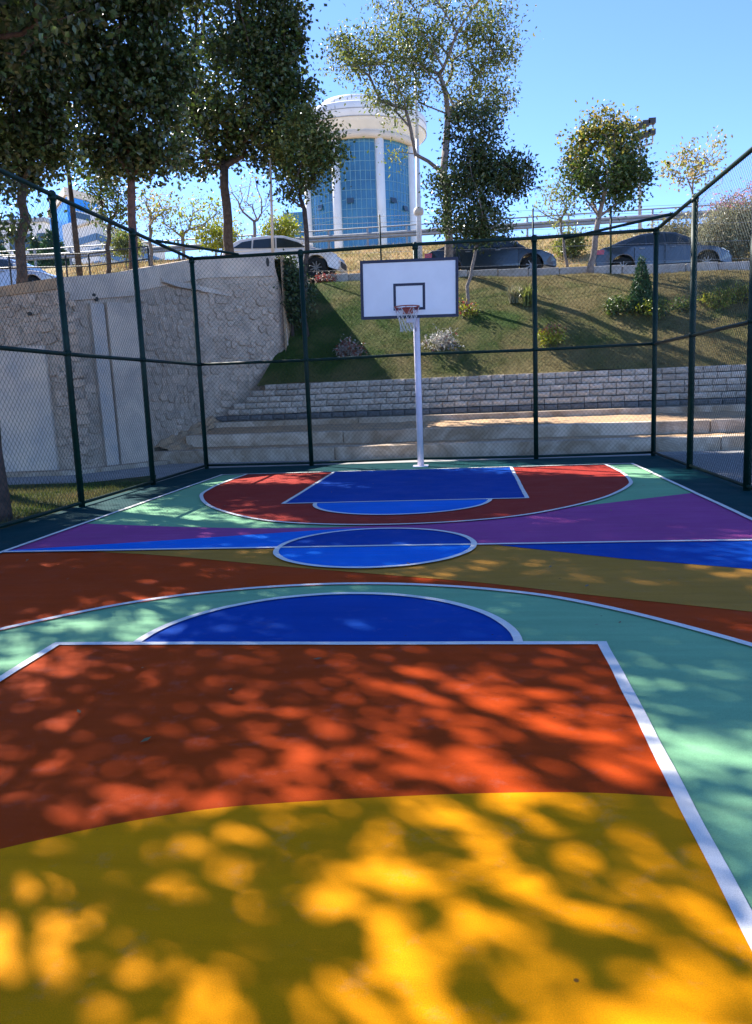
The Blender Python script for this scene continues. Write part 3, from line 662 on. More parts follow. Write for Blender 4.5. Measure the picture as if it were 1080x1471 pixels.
# ------------------------------------------------------------------ cars
SED = dict(L=4.55, body=[(-2.27, .30), (-2.30, .62), (-2.22, .94), (-2.0, 1.03), (-1.0, 1.02), (.95, .95), (1.75, .84), (2.12, .68), (2.27, .50), (2.28, .28)],
           cab=[(-1.92, 1.01), (-1.35, 1.25), (-.75, 1.42), (-.1, 1.475), (.40, 1.42), (.85, 1.22), (1.25, .94)], wx=(-1.38, 1.42), wr=.33,
           win=[[(-1.42, 1.05), (-.78, 1.33), (-.62, 1.35), (-.62, 1.04)], [(-.56, 1.04), (-.56, 1.36), (-.02, 1.40), (.02, 1.03)], [(.09, 1.03), (.06, 1.39), (.38, 1.34), (.98, 1.0), (.98, .99)]], g=1.0)
SUV = dict(L=4.4, body=[(-2.15, .34), (-2.2, .70), (-2.14, 1.06), (-2.0, 1.13), (.85, 1.06), (1.55, .98), (2.0, .82), (2.17, .60), (2.18, .32)],
           cab=[(-2.12, 1.10), (-1.85, 1.34), (-1.5, 1.52), (-.6, 1.61), (.15, 1.56), (.8, 1.34), (1.38, 1.02)], wx=(-1.32, 1.34), wr=.36,
           win=[[(-1.68, 1.22), (-1.35, 1.42), (-1.0, 1.46), (-1.0, 1.16)], [(-.93, 1.16), (-.93, 1.47), (-.15, 1.49), (-.12, 1.12)], [(-.05, 1.12), (-.08, 1.485), (.18, 1.46), (.72, 1.27), (1.02, 1.08)]], g=1.15)
VAN = dict(L=5.2, body=[(-2.55, .35), (-2.6, 1.0), (-2.58, 1.25), (1.6, 1.15), (2.2, 1.05), (2.5, .8), (2.55, .35)],
           cab=[(-2.58, 1.2), (-2.55, 2.25), (-2.3, 2.4), (1.0, 2.38), (1.35, 2.2), (2.1, 1.08)], wx=(-1.6, 1.65), wr=.35,
           win=[[(.65, 1.3), (.65, 2.0), (1.1, 2.0), (1.6, 1.3)]], g=1.2)
def car(name, spec, paintm, loc, rz, label, cat='car', group='cars parked along the kerb', detail=True):
    root = empty(name, loc, rz, label=label, cat=cat, group=group)
    hw = .89; wr = spec['wr']; L2 = spec['L']/2
    def put(mb, nm, m, par=root, bev=0, **k):
        o = mb.build(nm, m, None, **k); o.parent = par
        if bev: bevel(o, bev, 3)
        return o
    pts = spec['body'][:]; zb = .24
    bot = []
    for cx in sorted(spec['wx'], reverse=True):
        rr = wr+.07
        for a in np.linspace(0, 180, 13):
            bot.append((cx+rr*math.cos(R_(a)), max(zb, wr+rr*math.sin(R_(a))-0.0)))
    poly = pts+[(pts[-1][0]-.08, zb)]+bot+[(pts[0][0]+.08, zb)]
    def prof3(poly, hwf): 
        n = len(poly); mb = MB(); vs = [(x, -hwf(x, z), z) for x, z in poly]+[(x, hwf(x, z), z) for x, z in poly]
        mb.add(vs, [tuple(range(n)), tuple(range(2*n-1, n-1, -1))]+[(i, n+i, n+(i+1) % n, (i+1) % n) for i in range(n)]); return mb
    def hb(x, z):
        e = max(0, abs(x)-L2+.75)/.75; return hw-.16*e*e-.05*max(0, z-.8)/.3-.03*max(0, .5-z)
    o = put(prof3(poly, hb), 'body', paintm)
    bm = bmesh.new(); bm.from_mesh(o.data); bmesh.ops.recalc_face_normals(bm, faces=bm.faces[:]); bmesh.ops.triangulate(bm, faces=[f for f in bm.faces if len(f.verts) > 4]); bm.to_mesh(o.data); bm.free(); bevel(o, .035, 3); body = o
    zc0 = spec['cab'][0][1]; zt = max(z for _, z in spec['cab'])
    def hc(x, z): return hw-.075-.20*max(0, z-spec['g'])/(zt-spec['g']+1e-6)
    cab = put(prof3(spec['cab'], hc), 'cabin', paintm)
    bm = bmesh.new(); bm.from_mesh(cab.data); bmesh.ops.recalc_face_normals(bm, faces=bm.faces[:]); bm.to_mesh(cab.data); bm.free(); bevel(cab, .03, 2)
    for w in spec['win']:
        for s in (-1, 1):
            n = len(w); v = [(x, s*(hc(x, z)+.012), z) for x, z in w]+[(x, s*(hc(x, z)-.03), z) for x, z in w]
            put(MB().add(v, [tuple(range(n)), tuple(range(2*n-1, n-1, -1))]+[(i, n+i, n+(i+1) % n, (i+1) % n) for i in range(n)]), 'side_window', m_carglass, cab)
    def screen(a, b, nm):
        a = Vector((a[0], 0, a[1])); b = Vector((b[0], 0, b[1])); nn = Vector((b.z-a.z, 0, -(b.x-a.x))).normalized(); 
        if nn.z < 0: nn = -nn
        p0, p1 = a+(b-a)*.08+nn*.012, a+(b-a)*.94+nn*.012
        w0, w1 = hc(p0.x, p0.z)-.07, hc(p1.x, p1.z)-.07
        v = [(p0.x, -w0, p0.z), (p0.x, w0, p0.z), (p1.x, w1, p1.z), (p1.x, -w1, p1.z)]; v += [tuple(Vector(q)-nn*.02) for q in v]
        put(MB().add(v, BF), nm, m_carglass, cab)
    screen(spec['cab'][-1], spec['cab'][-2], 'windscreen'); screen(spec['cab'][0], spec['cab'][1], 'rear_window')
    for cx in spec['wx']:
        for s in (-1, 1):
            w = empty('wheel', (cx, s*(hw-.13), wr)); w.parent = root
            put(MB().lathe([(wr*.62, -.1), (wr*.9, -.11), (wr, -.07), (wr, .07), (wr*.9, .11), (wr*.62, .1)], n=28, axis='y'), 'tyre', m_tyre, w)
            mb = MB(); mb.lathe([(0.001, s*.035), (wr*.60, s*.035), (wr*.64, s*.10), (wr*.60, s*.10)], n=24, axis='y')
            put(mb, 'rim', m_trim, w)
            mb = MB()
            for k in range(9):
                a = 2*math.pi*k/9; c_, s_ = math.cos(a), math.sin(a); t = wr*.055
                mb.add([(-s_*t, s*.09, c_*t), (s_*t, s*.09, -c_*t), (c_*wr*.6+s_*t*.7, s*.10, s_*wr*.6-c_*t*.7), (c_*wr*.6-s_*t*.7, s*.10, s_*wr*.6+c_*t*.7), (-s_*t, s*.05, c_*t), (s_*t, s*.05, -c_*t), (c_*wr*.6+s_*t*.7, s*.05, s_*wr*.6-c_*t*.7), (c_*wr*.6-s_*t*.7, s*.05, s_*wr*.6+c_*t*.7)], BF)
            put(mb, 'spokes', m_alloy, w)
            put(MB().box((cx-wr*.95, s*.35, wr*.3), (cx+wr*.95, s*.70, wr*1.9)), 'wheel_arch_liner', m_trim)
    zb2 = spec['body'][-2][1]+.12
    for s in (-1, 1):
        xf = L2-.33; y0 = hb(xf, .7)
        put(MB().add([(xf-.16, s*(y0+.012), zb2+.06), (xf+.22, s*(y0-.10), zb2-.04), (xf+.22, s*(y0-.10), zb2+.05), (xf-.05, s*(y0-.01), zb2+.17), (xf-.16, s*(y0-.2), zb2+.06), (xf+.22, s*(y0-.3), zb2-.04), (xf+.22, s*(y0-.3), zb2+.05), (xf-.05, s*(y0-.2), zb2+.17)], BF), 'headlight', m_lamp)
        xr = -L2+.05; y1 = hb(xr+.1, .85)
        put(MB().box((xr-.03, min(s*(y1-.25), s*(y1+.015)), .80), (xr+.27, max(s*(y1-.25), s*(y1+.015)), .95)), 'taillight', m_tail)
        mx = spec['win'][-1][-1][0]-.1
        put(MB().box((mx-.07, min(s*.86, s*1.0), spec['g']+.02), (mx+.07, max(s*.86, s*1.0), spec['g']+.15)), 'mirror', paintm, bev=.03)
        for hx in (-.75, .28):
            put(MB().box((hx-.09, min(s*(hw-.03), s*(hw+.012)), .90), (hx+.09, max(s*(hw-.03), s*(hw+.012)), .93)), 'door_handle', m_alloy)
        mb = MB()
        for hx in (-1.0, .02, .98): mb.box((hx-.006, min(s*(hw-.05), s*(hw+.003)), .36), (hx+.006, max(s*(hw-.05), s*(hw+.003)), .96))
        mb.box((-1.0, min(s*(hw-.05), s*(hw+.006)), .25), (.98, max(s*(hw-.05), s*(hw+.006)), .33)); put(mb, 'door_gaps', m_trim)
    put(MB().box((L2-.06, -.45, .36), (L2+.005, .45, .56)), 'grille', m_trim)
    return root
def gnd(x, Y): return (x, Y, kz(x)+.01)
car('parked_car', SUV, m_cwhite, (-6.62, 29.3, kz(-6.6)+.12), R_(-2), 'white SUV parked beside the end of the rubble wall')
car('parked_car', SED, m_cdark, (.78, 29.4, kz(.8)+.01), R_(0), 'dark navy car parked behind the backboard under the dark tree')
car('parked_car', SED, m_cgrey, (6.72, 29.9, kz(6.7)+.02), R_(0), 'blue grey saloon parked right of centre, facing right')
car('parked_car', SUV, m_csilver, (12.0, 29.4, kz(12)), R_(180), 'silver car cut off by the right edge of the photo')
car('parked_car', SED, m_csilver, (-17.2, 29.0, kz(-17)-.25), R_(-2), 'pale silver car behind the low railing at the far left')
hz_ = HZ+.02
car('highway_car', SED, m_cblue, (at(810, 330, 50).x, 50, hz_), 0, 'blue car passing behind the guard rail', group='vehicles on the highway')
car('highway_van', VAN, m_cwhite, (at(432, 345, 50).x-1, 50, hz_-1.2), 0, 'white van on the highway left of the round tower', cat='van', group='vehicles on the highway')

# ------------------------------------------------------------------ round glass tower
TX, TY = at(520, 345, 118).x, 118; TB = 14.
tw = empty('round_tower', (TX, TY, TB), label='round blue glass tower with pale columns and a wide overhanging white crown', cat='tower')
Dn = 118-7.5
def tz(ypx): return 1.5+((563.2-ypx)/FPX)*Dn/1.0
RG = 7.75
A0 = math.atan2(-TY, -TX)      # angle towards the camera
cols = [R_(a) for a in (-157, -112, -67, -24, 21, 66, 111, 156)]
def ta(a): return A0+a       # positive turns to the right of the photo
ztop = tz(221)
ztop_g = ztop
prev = None
angs = sorted(cols)
for i, a in enumerate(angs):
    b = angs[(i+1) % 8]+(2*math.pi if i == 7 else 0)
    n = 10; v = []; f = []
    for k in range(n+1):
        th = ta(a+(b-a)*k/n)
        for z in (TB, ztop_g): v.append((TX+RG*math.cos(th), TY+RG*math.sin(th), z))
        for z in (TB, ztop_g): v.append((TX+(RG-.3)*math.cos(th), TY+(RG-.3)*math.sin(th), z))
    for k in range(n): q = 4*k; f += [(q, q+4, q+5, q+1), (q+2, q+3, q+7, q+6)]
    MB().add(v, f).build('glass_bay', m_glass_t, tw)
    mb = MB()
    for k in range(1, 9):
        th = ta(a+(b-a)*k/9); c_ = Vector((TX+(RG+.02)*math.cos(th), TY+(RG+.02)*math.sin(th), 0)); mb.tube([c_+Vector((0, 0, TB)), c_+Vector((0, 0, ztop_g))], .045, 4, cap=False)
    for z in np.arange(TB+1, ztop_g, 1.22):
        mb.tube([(TX+(RG+.02)*math.cos(ta(a+(b-a)*k/8)), TY+(RG+.02)*math.sin(ta(a+(b-a)*k/8)), z) for k in range(9)], .04, 4, cap=False)
    mb.build('mullions', m_mull, tw)
    th = ta(a); c_ = Vector((TX+(RG+.05)*math.cos(th), TY+(RG+.05)*math.sin(th), 0)); mb = MB(); mb.tube([c_+Vector((0, 0, TB)), c_+Vector((0, 0, ztop_g+.2))], .62, 14); mb.build('column', m_white, tw)
for a, z in ((-45, tz(308)), (-10, tz(305)), (35, tz(304)), (52, tz(312))):
    th = ta(R_(a)); c_ = Vector((TX+(RG+.1)*math.cos(th), TY+(RG+.1)*math.sin(th), z)); t = Vector((-math.sin(th), math.cos(th), 0)); nn = Vector((math.cos(th), math.sin(th), 0))
    v = [c_-t*.45, c_+t*.45, c_+t*.45+Vector((0, 0, .7)), c_-t*.45+Vector((0, 0, .7))]; v = [p+nn*.25*(1 if i < 2 else 0) for i, p in enumerate(v)]
    MB().add(v+[p-nn*.08 for p in v], BF).build('open_window', m_darkglass, tw)
MB().lathe([(RG-.2, ztop), (RG+.75, ztop-.05), (RG+.75, ztop+.85), (RG+.2, ztop+.86)], (TX, TY, 0), 64).build('fascia_ring', m_cream, tw)
MB().lathe([(RG+.6, tz(212)), (9.3, tz(203)), (9.75, tz(198)), (9.75, tz(180)), (9.4, tz(178)), (9.0, tz(181)), (4.8, tz(184))], (TX, TY, 0), 64).build('crown_ring', m_white, tw)
MB().lathe([(4.9, tz(186)), (4.9, tz(158)), (4.4, tz(152)), (2.5, tz(148)), (.01, tz(147))], (TX-.6, TY, 0), 48).build('roof_drum', m_white, tw)
for k in range(16):
    a = 2*math.pi*k/16; MB().tube([(TX-.6+4.93*math.cos(a), TY+4.93*math.sin(a), tz(184)), (TX-.6+4.93*math.cos(a), TY+4.93*math.sin(a), tz(158))], .05, 4, cap=False).build('seam', m_galv, tw)
for zz__ in (tz(189), tz(199)): MB().lathe([(9.78, zz__), (9.82, zz__+.06), (9.78, zz__+.12)], (TX, TY, 0), 64).build('ring_joint', m_galv, tw)
# neighbouring low pale wing left of tower
mb = MB(); p = at(445, 352, 124); mb.box((p.x-3.5, 122, 12), (p.x+1.5, 130, p.z+4.5)); mb.build('side_wing', m_glass_t, tw)

# ------------------------------------------------------------------ blue and white building, far left
YB2 = 130.
def wallbox(mb, p, q, z0, z1, th):       # vertical slab from p to q (2d)
    p = Vector((*p, 0)); q = Vector((*q, 0)); d = (q-p).normalized(); n = Vector((-d.y, d.x, 0))*th
    mb.prism([p+Vector((0, 0, z0)), q+Vector((0, 0, z0)), q+n+Vector((0, 0, z0)), p+n+Vector((0, 0, z0))], (0, 0, z1-z0)); return mb
def zat(y, x, Y): return at(x, y, Y).z
ob = empty('office_building', (at(97, 370, YB2).x, YB2, 15), label='far office building with a bright blue side and a cream roof band, at the left', cat='building')
c = at(97, 300, YB2); l = at(70, 300, YB2+14); rr = at(148, 300, YB2+8)
z_t = zat(272, 97, YB2); z_b = 12
mb = MB(); mb.prism([(l.x, l.y, z_b), (c.x, c.y, z_b), (rr.x, rr.y, z_b), (rr.x+l.x-c.x, rr.y+l.y-c.y, z_b)], (0, 0, z_t-z_b)); mb.build('wall', m_white, ob)
wallbox(MB(), (c.x-.1, c.y-.02), (l.x, l.y-.1), z_b, z_t-1.8, .25) 
def facade(p, q, a, b, z0, z1, name, m, parent, off=.08):
    """panel on the wall p-q between fractions a..b, standing `off` proud towards the viewer"""
    p = Vector((p.x, p.y, 0)); q = Vector((q.x, q.y, 0)); d = q-p; n = Vector((d.y, -d.x, 0)).normalized()
    if n.y > 0: n = -n
    A = p+d*a; B = p+d*b
    mb = MB(); v = [A+n*off, B+n*off, B-n*.05, A-n*.05]; mb.add([w+Vector((0, 0, z0)) for w in v]+[w+Vector((0, 0, z1)) for w in v], BF); return mb.build(name, m, parent)
facade(l, c, 0, 1, z_b, z_t-1.2, 'blue_facade', m_glass_b, ob)
facade(c, rr, .0, .12, z_b, z_t-2.2, 'blue_facade', m_glass_b, ob)
facade(c, rr, .20, .62, zat(303, 110, 132), zat(284, 110, 132), 'window', m_glass_b, ob)
facade(c, rr, .70, .86, zat(297, 130, 134), zat(286, 130, 134), 'window', m_glass_b, ob)
facade(c, rr, .92, 1.0, zat(305, 145, 136), zat(289, 145, 136), 'window', m_glass_b, ob)
facade(c, rr, .05, .6, zat(314, 110, 132), zat(305, 110, 132), 'window', m_darkglass, ob)
facade(c, rr, -.03, 1.03, z_t-1.0, z_t+.25, 'roof_band', m_cream, ob, .35); facade(l, c, 0, 1.03, z_t-1.0, z_t+.25, 'roof_band', m_cream, ob, .35)
wb = empty('white_wing', (at(120, 370, 118).x, 118, 15), label='long white low building with blue ribbon windows beside the blue office building', cat='building')
c = at(138, 330, 116); l = at(94, 330, 121); rr = at(236, 350, 142)
zt1 = zat(319, 138, 116)
mb = MB(); mb.prism([(l.x, l.y, 12), (c.x, c.y, 12), (rr.x, rr.y, 12), (rr.x+l.x-c.x, rr.y+l.y-c.y, 12)], (0, 0, zt1-12)); mb.build('wall', m_white, wb)
for y0, y1 in ((345, 335), (366, 356), (384, 375)):
    za, zb_ = zat(y0, 138, 116), zat(y1, 138, 116)
    facade(l, c, .30, 1.0, za, zb_, 'ribbon_window', m_darkglass, wb); facade(c, rr, 0.0, 1.0, za, zb_, 'ribbon_window', m_darkglass, wb)
facade(l, c, 0, .28, 12, zt1+.9, 'blank_wall', m_white, wb, .5); facade(c, rr, 0, 1, zt1, zt1+.3, 'parapet', m_cream, wb, .3); facade(l, c, .28, 1, zt1, zt1+.3, 'parapet', m_cream, wb, .3)
pb = empty('pale_hall', (at(20, 350, 150).x, 150, 15), label='pale low hall seen through the fence at the far left edge', cat='building')
a = at(-60, 350, 150); b = at(66, 350, 150); zt1 = zat(322, 20, 150)
MB().box((a.x, 150, 12), (b.x, 165, zt1)).build('wall', m_white, pb)
MB().box((a.x-.5, 149.5, zt1), (b.x+.5, 165.5, zt1+.8)).build('roof', m_galv, pb)
for i in range(6):
    x0 = a.x+2+i*2.9; MB().box((x0, 149.9, zt1-5), (x0+1.7, 150.05, zt1-2)).build('window', m_darkglass, pb)

# poles and floodlight
def pole(name, x, yb, yt, Y, r, m, label, cat, extra=None, xt=None):
    b = at(x, yb, Y); t = at(xt if xt is not None else x, yt, Y)
    e = empty(name, b, label=label, cat=cat); MB().tube([b, b+(t-b)*.5, t], [r, r*.85, r*.6], 10).build('pole', m, e); return e, b, t
e, b, t = pole('lamp_post', 603, 378, 200, 31.8, .11, m_white_metal, 'tall white lamp post right of the round tower', 'lamp post', xt=599)
q = b+(t-b)*.42; MB().lathe([(.01, -.2), (.17, -.12), (.20, 0), (.17, .12), (.01, .2)], q, 12).build('junction_box', m_cream, e)
t2 = t+(t-b)*.55; MB().tube([t, t2], [.066, .045], 8).build('upper_pole', m_white_metal, e); MB().tube([t2, t2+Vector((-.5, 0, .25)), t2+Vector((-1.3, 0, .35))], .04, 6).build('lamp_arm', m_white_metal, e)
MB().box((t2.x-1.8, t2.y-.12, t2.z+.28), (t2.x-1.2, t2.y+.12, t2.z+.40)).build('lamp_head', m_galv, e)
pole('thin_pole', 392, 366, 228, 23.5, .045, m_cream, 'thin pale pole at the right end of the rubble wall', 'pole', xt=388)
pole('leaning_pole', 115, 398, 235, 20.5, .085, m_bark, 'dark leaning pole between the two leftmost tree trunks', 'pole', xt=97)
YF = 95.
e, b, t = pole('floodlight_mast', 919, 345, 210, YF, .22, m_galv, 'distant floodlight mast with a frame of lamps behind the round topped tree', 'floodlight mast')
pts = {k: at(*v, YF) for k, v in dict(a=(907, 186), b=(938, 174), c=(937, 206), d=(912, 214)).items()}
mb = MB()
for u in (0, .5, 1):
    A = pts['a']+(pts['d']-pts['a'])*u; B = pts['b']+(pts['c']-pts['b'])*u; mb.tube([A, B], .12, 5)
for u in (0, .33, .66, 1):
    A = pts['a']+(pts['b']-pts['a'])*u; B = pts['d']+(pts['c']-pts['d'])*u; mb.tube([A, B], .10, 5)
mb.build('lamp_frame', m_galv, e)
for v in (0, .5):
    for u in (.08, .35, .65, .92):
        A = pts['a']+(pts['b']-pts['a'])*u; B = pts['d']+(pts['c']-pts['d'])*u; p = A+(B-A)*v; MB().box((p.x-.38, p.y-.5, p.z-.28), (p.x+.38, p.y+.2, p.z+.28)).build('lamp', m_rail, e)

# ------------------------------------------------------------------ trees and shrubs
def leaf_mesh(cent, nrng, size, aspect, m, droop=.3, up=.5):
    """cent: leaf positions; folded four-point leaves"""
    n = len(cent); rg = nrng
    d = rg.normal(size=(n, 3)); d[:, 2] -= droop; d /= np.linalg.norm(d, axis=1)[:, None]
    nn = rg.normal(size=(n, 3)); nn[:, 2] += up*2; s = np.cross(d, nn); s /= np.linalg.norm(s, axis=1)[:, None]+1e-9
    u = np.cross(s, d); L = size*rg.uniform(.6, 1.25, n)[:, None]; Wd = L*aspect
    a = cent; b = cent+d*L*.45+s*Wd*.5+u*L*.06; c = cent+d*L; e = cent+d*L*.45-s*Wd*.5+u*L*.06
    V = np.stack([a, b, c, e], 1).reshape(-1, 3); F = np.arange(4*n).reshape(-1, 4); return np_mesh('crown', V, F, m)
def tree(name, base, fork, blobs, m_leaf, m_bk, r0, label, cat='tree', group=None, seed=1, leaf=.12, aspect=.62, dens=1.0, clump=.26, tipn=1.0, bare=0, lean=(0, 0), extra=None, droop=.3, nm_crown='crown'):
    """blobs: [(centre, (rx, ry, rz), tips, leaves per tip)]"""
    rg = np.random.default_rng(seed); base = np.array(base, float); fork = np.array(fork, float)
    root = empty(name, tuple(base), label=label, cat=cat, group=group)
    nodes = [base+np.array((0, 0, -.15))]; par = [-1]; pl = [0.]
    K = 6
    for k in range(1, K+1):
        t = k/K; p = base+(fork-base)*t+rg.normal(size=3)*np.linalg.norm(fork-base)*.012*(1 if k < K else 0)
        nodes.append(p); par.append(len(nodes)-2); pl.append(pl[-1]+np.linalg.norm(nodes[-1]-nodes[-2]))
    ntr = len(nodes); tips = []; cnt = []
    for c, r, nt, nl in blobs:
        nt = int(nt*tipn)
        q = rg.normal(size=(nt, 3)); q /= np.linalg.norm(q, axis=1)[:, None]; q *= (rg.uniform(.12, 1, nt)**(.42))[:, None]
        P = np.array(c)+q*np.array(r)*rg.uniform(.85, 1.12, (nt, 1)); tips.append(P); cnt += [nl]*nt
    tips = np.concatenate(tips); cnt = np.array(cnt); order = np.argsort(np.linalg.norm(tips-fork, axis=1))
    tipnode = {}
    NP = [*nodes]
    for ti in order:
        tip = tips[ti]; A = np.array(NP); dd = np.linalg.norm(A-tip, axis=1); cost = dd+.35*np.array(pl); cost[:max(2, ntr-2)] += 1e3
        cost += np.where(A[:, 2] > tip[2]+.15, .6*(A[:, 2]-tip[2]), 0)
        i = int(np.argmin(cost)); Lg = dd[i]; ns = max(1, int(Lg/.55)); a = NP[i]; prev = i
        for k in range(1, ns+1):
            t = k/ns; p = a+(tip-a)*t; p = p+np.array((0, 0, .12*Lg*math.sin(math.pi*t)))+(rg.normal(size=3)*.05*Lg/ns if k < ns else 0)
            NP.append(p); par.append(prev); pl.append(pl[prev]+np.linalg.norm(p-NP[prev])); prev = len(NP)-1
        tipnode[ti] = prev
    N = len(NP); wgt = np.zeros(N)
    for ti, nd in tipnode.items():
        wgt[nd] += 1
    for i in range(N-1, 0, -1): wgt[par[i]] += wgt[i]
    tot = wgt[0]; rad = np.maximum(.006, r0*.78*(wgt/tot)**.47)
    for i in range(ntr): rad[i] = r0*(1-.25*i/ntr)*(1.35 if i == 0 else 1)
    MB().tube([tuple(NP[i]) for i in range(ntr)], [float(rad[i]) for i in range(ntr)], 10).build('trunk', m_bk, root)
    V = []; F = []
    for i in range(ntr, N):
        a = NP[par[i]]; b = NP[i]; t = b-a; l = np.linalg.norm(t)
        if l < 1e-5: continue
        t /= l; h = np.array((0, 0, 1.)) if abs(t[2]) < .9 else np.array((1., 0, 0)); u = np.cross(t, h); u /= np.linalg.norm(u); v = np.cross(t, u)
        ra = min(rad[par[i]], rad[i]*1.3); rb = rad[i]; k = 5 if rb > .02 else 3; b0 = len(V)
        for cc, rr in ((a, ra), (b+t*rb*.3, rb)):
            for j in range(k): an = 2*math.pi*j/k; V.append(tuple(cc+(u*math.cos(an)+v*math.sin(an))*rr))
        for j in range(k): F.append((b0+j, b0+(j+1) % k, b0+k+(j+1) % k, b0+k+j))
    if V: link('branches', np_mesh('branches', V, F, m_bk, True), root)
    rep = np.maximum(0, (cnt*dens*rg.uniform(.5, 1.5, len(cnt)))).astype(int); 
    cen = np.repeat(tips, rep, axis=0); cen = cen+rg.normal(size=cen.shape)*clump*np.repeat(rg.uniform(.6, 1.3, len(rep)), rep)[:, None]
    me = leaf_mesh(cen, rg, leaf, aspect, m_leaf, droop); me.name = nm_crown
    if extra is not None:
        m2, frac, zlo = extra; me.materials.append(m2); nf = len(me.polygons)
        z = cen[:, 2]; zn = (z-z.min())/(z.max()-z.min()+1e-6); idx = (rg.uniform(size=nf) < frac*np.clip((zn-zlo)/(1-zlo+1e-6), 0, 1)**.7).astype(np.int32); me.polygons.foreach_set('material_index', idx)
    link(nm_crown, me, root)
    return root
def bl(Y, x, y, rx, ry, nt, nl, rd=None):
    c = at(x, y, Y); return (tuple(c), (rx/FPX*Y*1.02, (rd if rd is not None else (rx+ry)/2)/FPX*Y, ry/FPX*Y), nt, nl)
def onlawn(x, y):
    """point where a photo pixel meets the lawn"""
    lo, hi = 20.9, 27.3
    for _ in range(40):
        m = (lo+hi)/2; p = at(x, y, m)
        if p.z > lawn_z(p.x, m): lo = m
        else: hi = m
    p = at(x, y, lo); p.z = lawn_z(p.x, p.y); return p
TG = 'trees behind the rubble wall'
b = at(29, 402, 17.6); b.z = upz(b.x, b.y)
tree('broadleaf_tree', b, at(32, 262, 17.6), [bl(17.6, 10, 235, 60, 40, 40, 40), bl(17.6, 60, 195, 44, 50, 50, 46), bl(17.6, -20, 130, 90, 100, 130, 50), bl(17.6, 50, 90, 58, 80, 80, 46), bl(17.6, 40, -70, 180, 90, 260, 56), bl(17.6, 15, 320, 52, 30, 18, 18), bl(21.0, 90, 60, 60, 60, 80, 50)], lf_dark, m_bark, .125, 'dark broadleaf tree with the leftmost trunk above the rubble wall', group=TG, seed=3, leaf=.13, aspect=.74, dens=1.35, clump=.22)
b = at(194, 396, 19.6); b.z = upz(b.x, b.y)
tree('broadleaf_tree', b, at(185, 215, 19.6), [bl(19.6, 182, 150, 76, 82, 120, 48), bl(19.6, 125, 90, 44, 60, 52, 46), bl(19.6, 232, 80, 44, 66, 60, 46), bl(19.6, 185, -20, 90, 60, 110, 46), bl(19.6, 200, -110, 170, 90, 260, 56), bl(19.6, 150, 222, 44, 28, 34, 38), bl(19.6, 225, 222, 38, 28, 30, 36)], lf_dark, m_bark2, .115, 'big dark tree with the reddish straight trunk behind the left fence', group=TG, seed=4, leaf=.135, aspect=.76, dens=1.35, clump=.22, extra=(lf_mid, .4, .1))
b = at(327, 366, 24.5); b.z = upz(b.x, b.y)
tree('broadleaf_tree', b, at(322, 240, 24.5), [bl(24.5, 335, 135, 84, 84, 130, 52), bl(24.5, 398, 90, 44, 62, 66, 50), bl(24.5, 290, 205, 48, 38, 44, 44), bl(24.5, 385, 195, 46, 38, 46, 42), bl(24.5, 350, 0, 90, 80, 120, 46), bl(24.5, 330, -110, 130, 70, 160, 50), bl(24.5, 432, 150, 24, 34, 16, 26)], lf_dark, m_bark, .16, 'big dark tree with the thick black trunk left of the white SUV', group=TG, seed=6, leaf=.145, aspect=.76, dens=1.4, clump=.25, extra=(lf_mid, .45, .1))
b = at(438, 440, 23.6); b.z = lawn_z(max(b.x, -5), b.y)
tree('broadleaf_tree', b, at(437, 300, 23.6), [bl(23.6, 436, 212, 44, 46, 60, 40), bl(23.6, 470, 228, 26, 30, 22, 34), bl(23.6, 418, 265, 26, 26, 20, 30), bl(23.6, 446, 178, 30, 22, 18, 30)], lf_mid, m_bark, .085, 'small green tree by the right end of the rubble wall, before the white SUV', seed=8, leaf=.12, aspect=.62, dens=1.6, clump=.2, extra=(lf_olive, .7, .1))
b = at(154, 397, 23.5); b.z = upz(b.x, b.y)
tree('young_tree', b, at(156, 330, 23.5), [bl(23.5, 160, 285, 24, 45, 60, 26), bl(23.5, 140, 265, 20, 25, 20, 20)], lf_mid, m_bark, .08, 'young narrow tree between the leaning pole and the reddish trunk', seed=9, leaf=.11)
b = at(645, 396, 27.0); b.z = lawn_z(b.x, 27.0)
FT_ = 27.0
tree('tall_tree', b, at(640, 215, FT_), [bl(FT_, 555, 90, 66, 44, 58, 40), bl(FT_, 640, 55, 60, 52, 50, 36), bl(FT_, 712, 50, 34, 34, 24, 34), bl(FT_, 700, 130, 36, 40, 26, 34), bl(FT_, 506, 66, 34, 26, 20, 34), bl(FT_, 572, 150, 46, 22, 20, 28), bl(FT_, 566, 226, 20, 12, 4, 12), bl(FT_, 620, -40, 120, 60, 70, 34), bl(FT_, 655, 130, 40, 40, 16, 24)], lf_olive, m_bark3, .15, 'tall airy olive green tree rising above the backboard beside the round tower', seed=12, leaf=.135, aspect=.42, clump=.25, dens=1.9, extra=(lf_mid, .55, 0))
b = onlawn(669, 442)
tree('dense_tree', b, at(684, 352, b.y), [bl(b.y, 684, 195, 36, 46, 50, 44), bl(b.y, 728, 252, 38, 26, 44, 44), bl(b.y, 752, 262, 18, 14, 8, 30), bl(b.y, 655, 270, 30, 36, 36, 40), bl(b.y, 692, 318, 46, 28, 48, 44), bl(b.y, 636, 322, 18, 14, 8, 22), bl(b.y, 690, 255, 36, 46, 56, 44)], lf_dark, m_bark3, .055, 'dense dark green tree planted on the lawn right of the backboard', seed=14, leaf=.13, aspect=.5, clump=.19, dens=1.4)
b = at(847, 394, 27.0); b.z = lawn_z(b.x, 27.0)
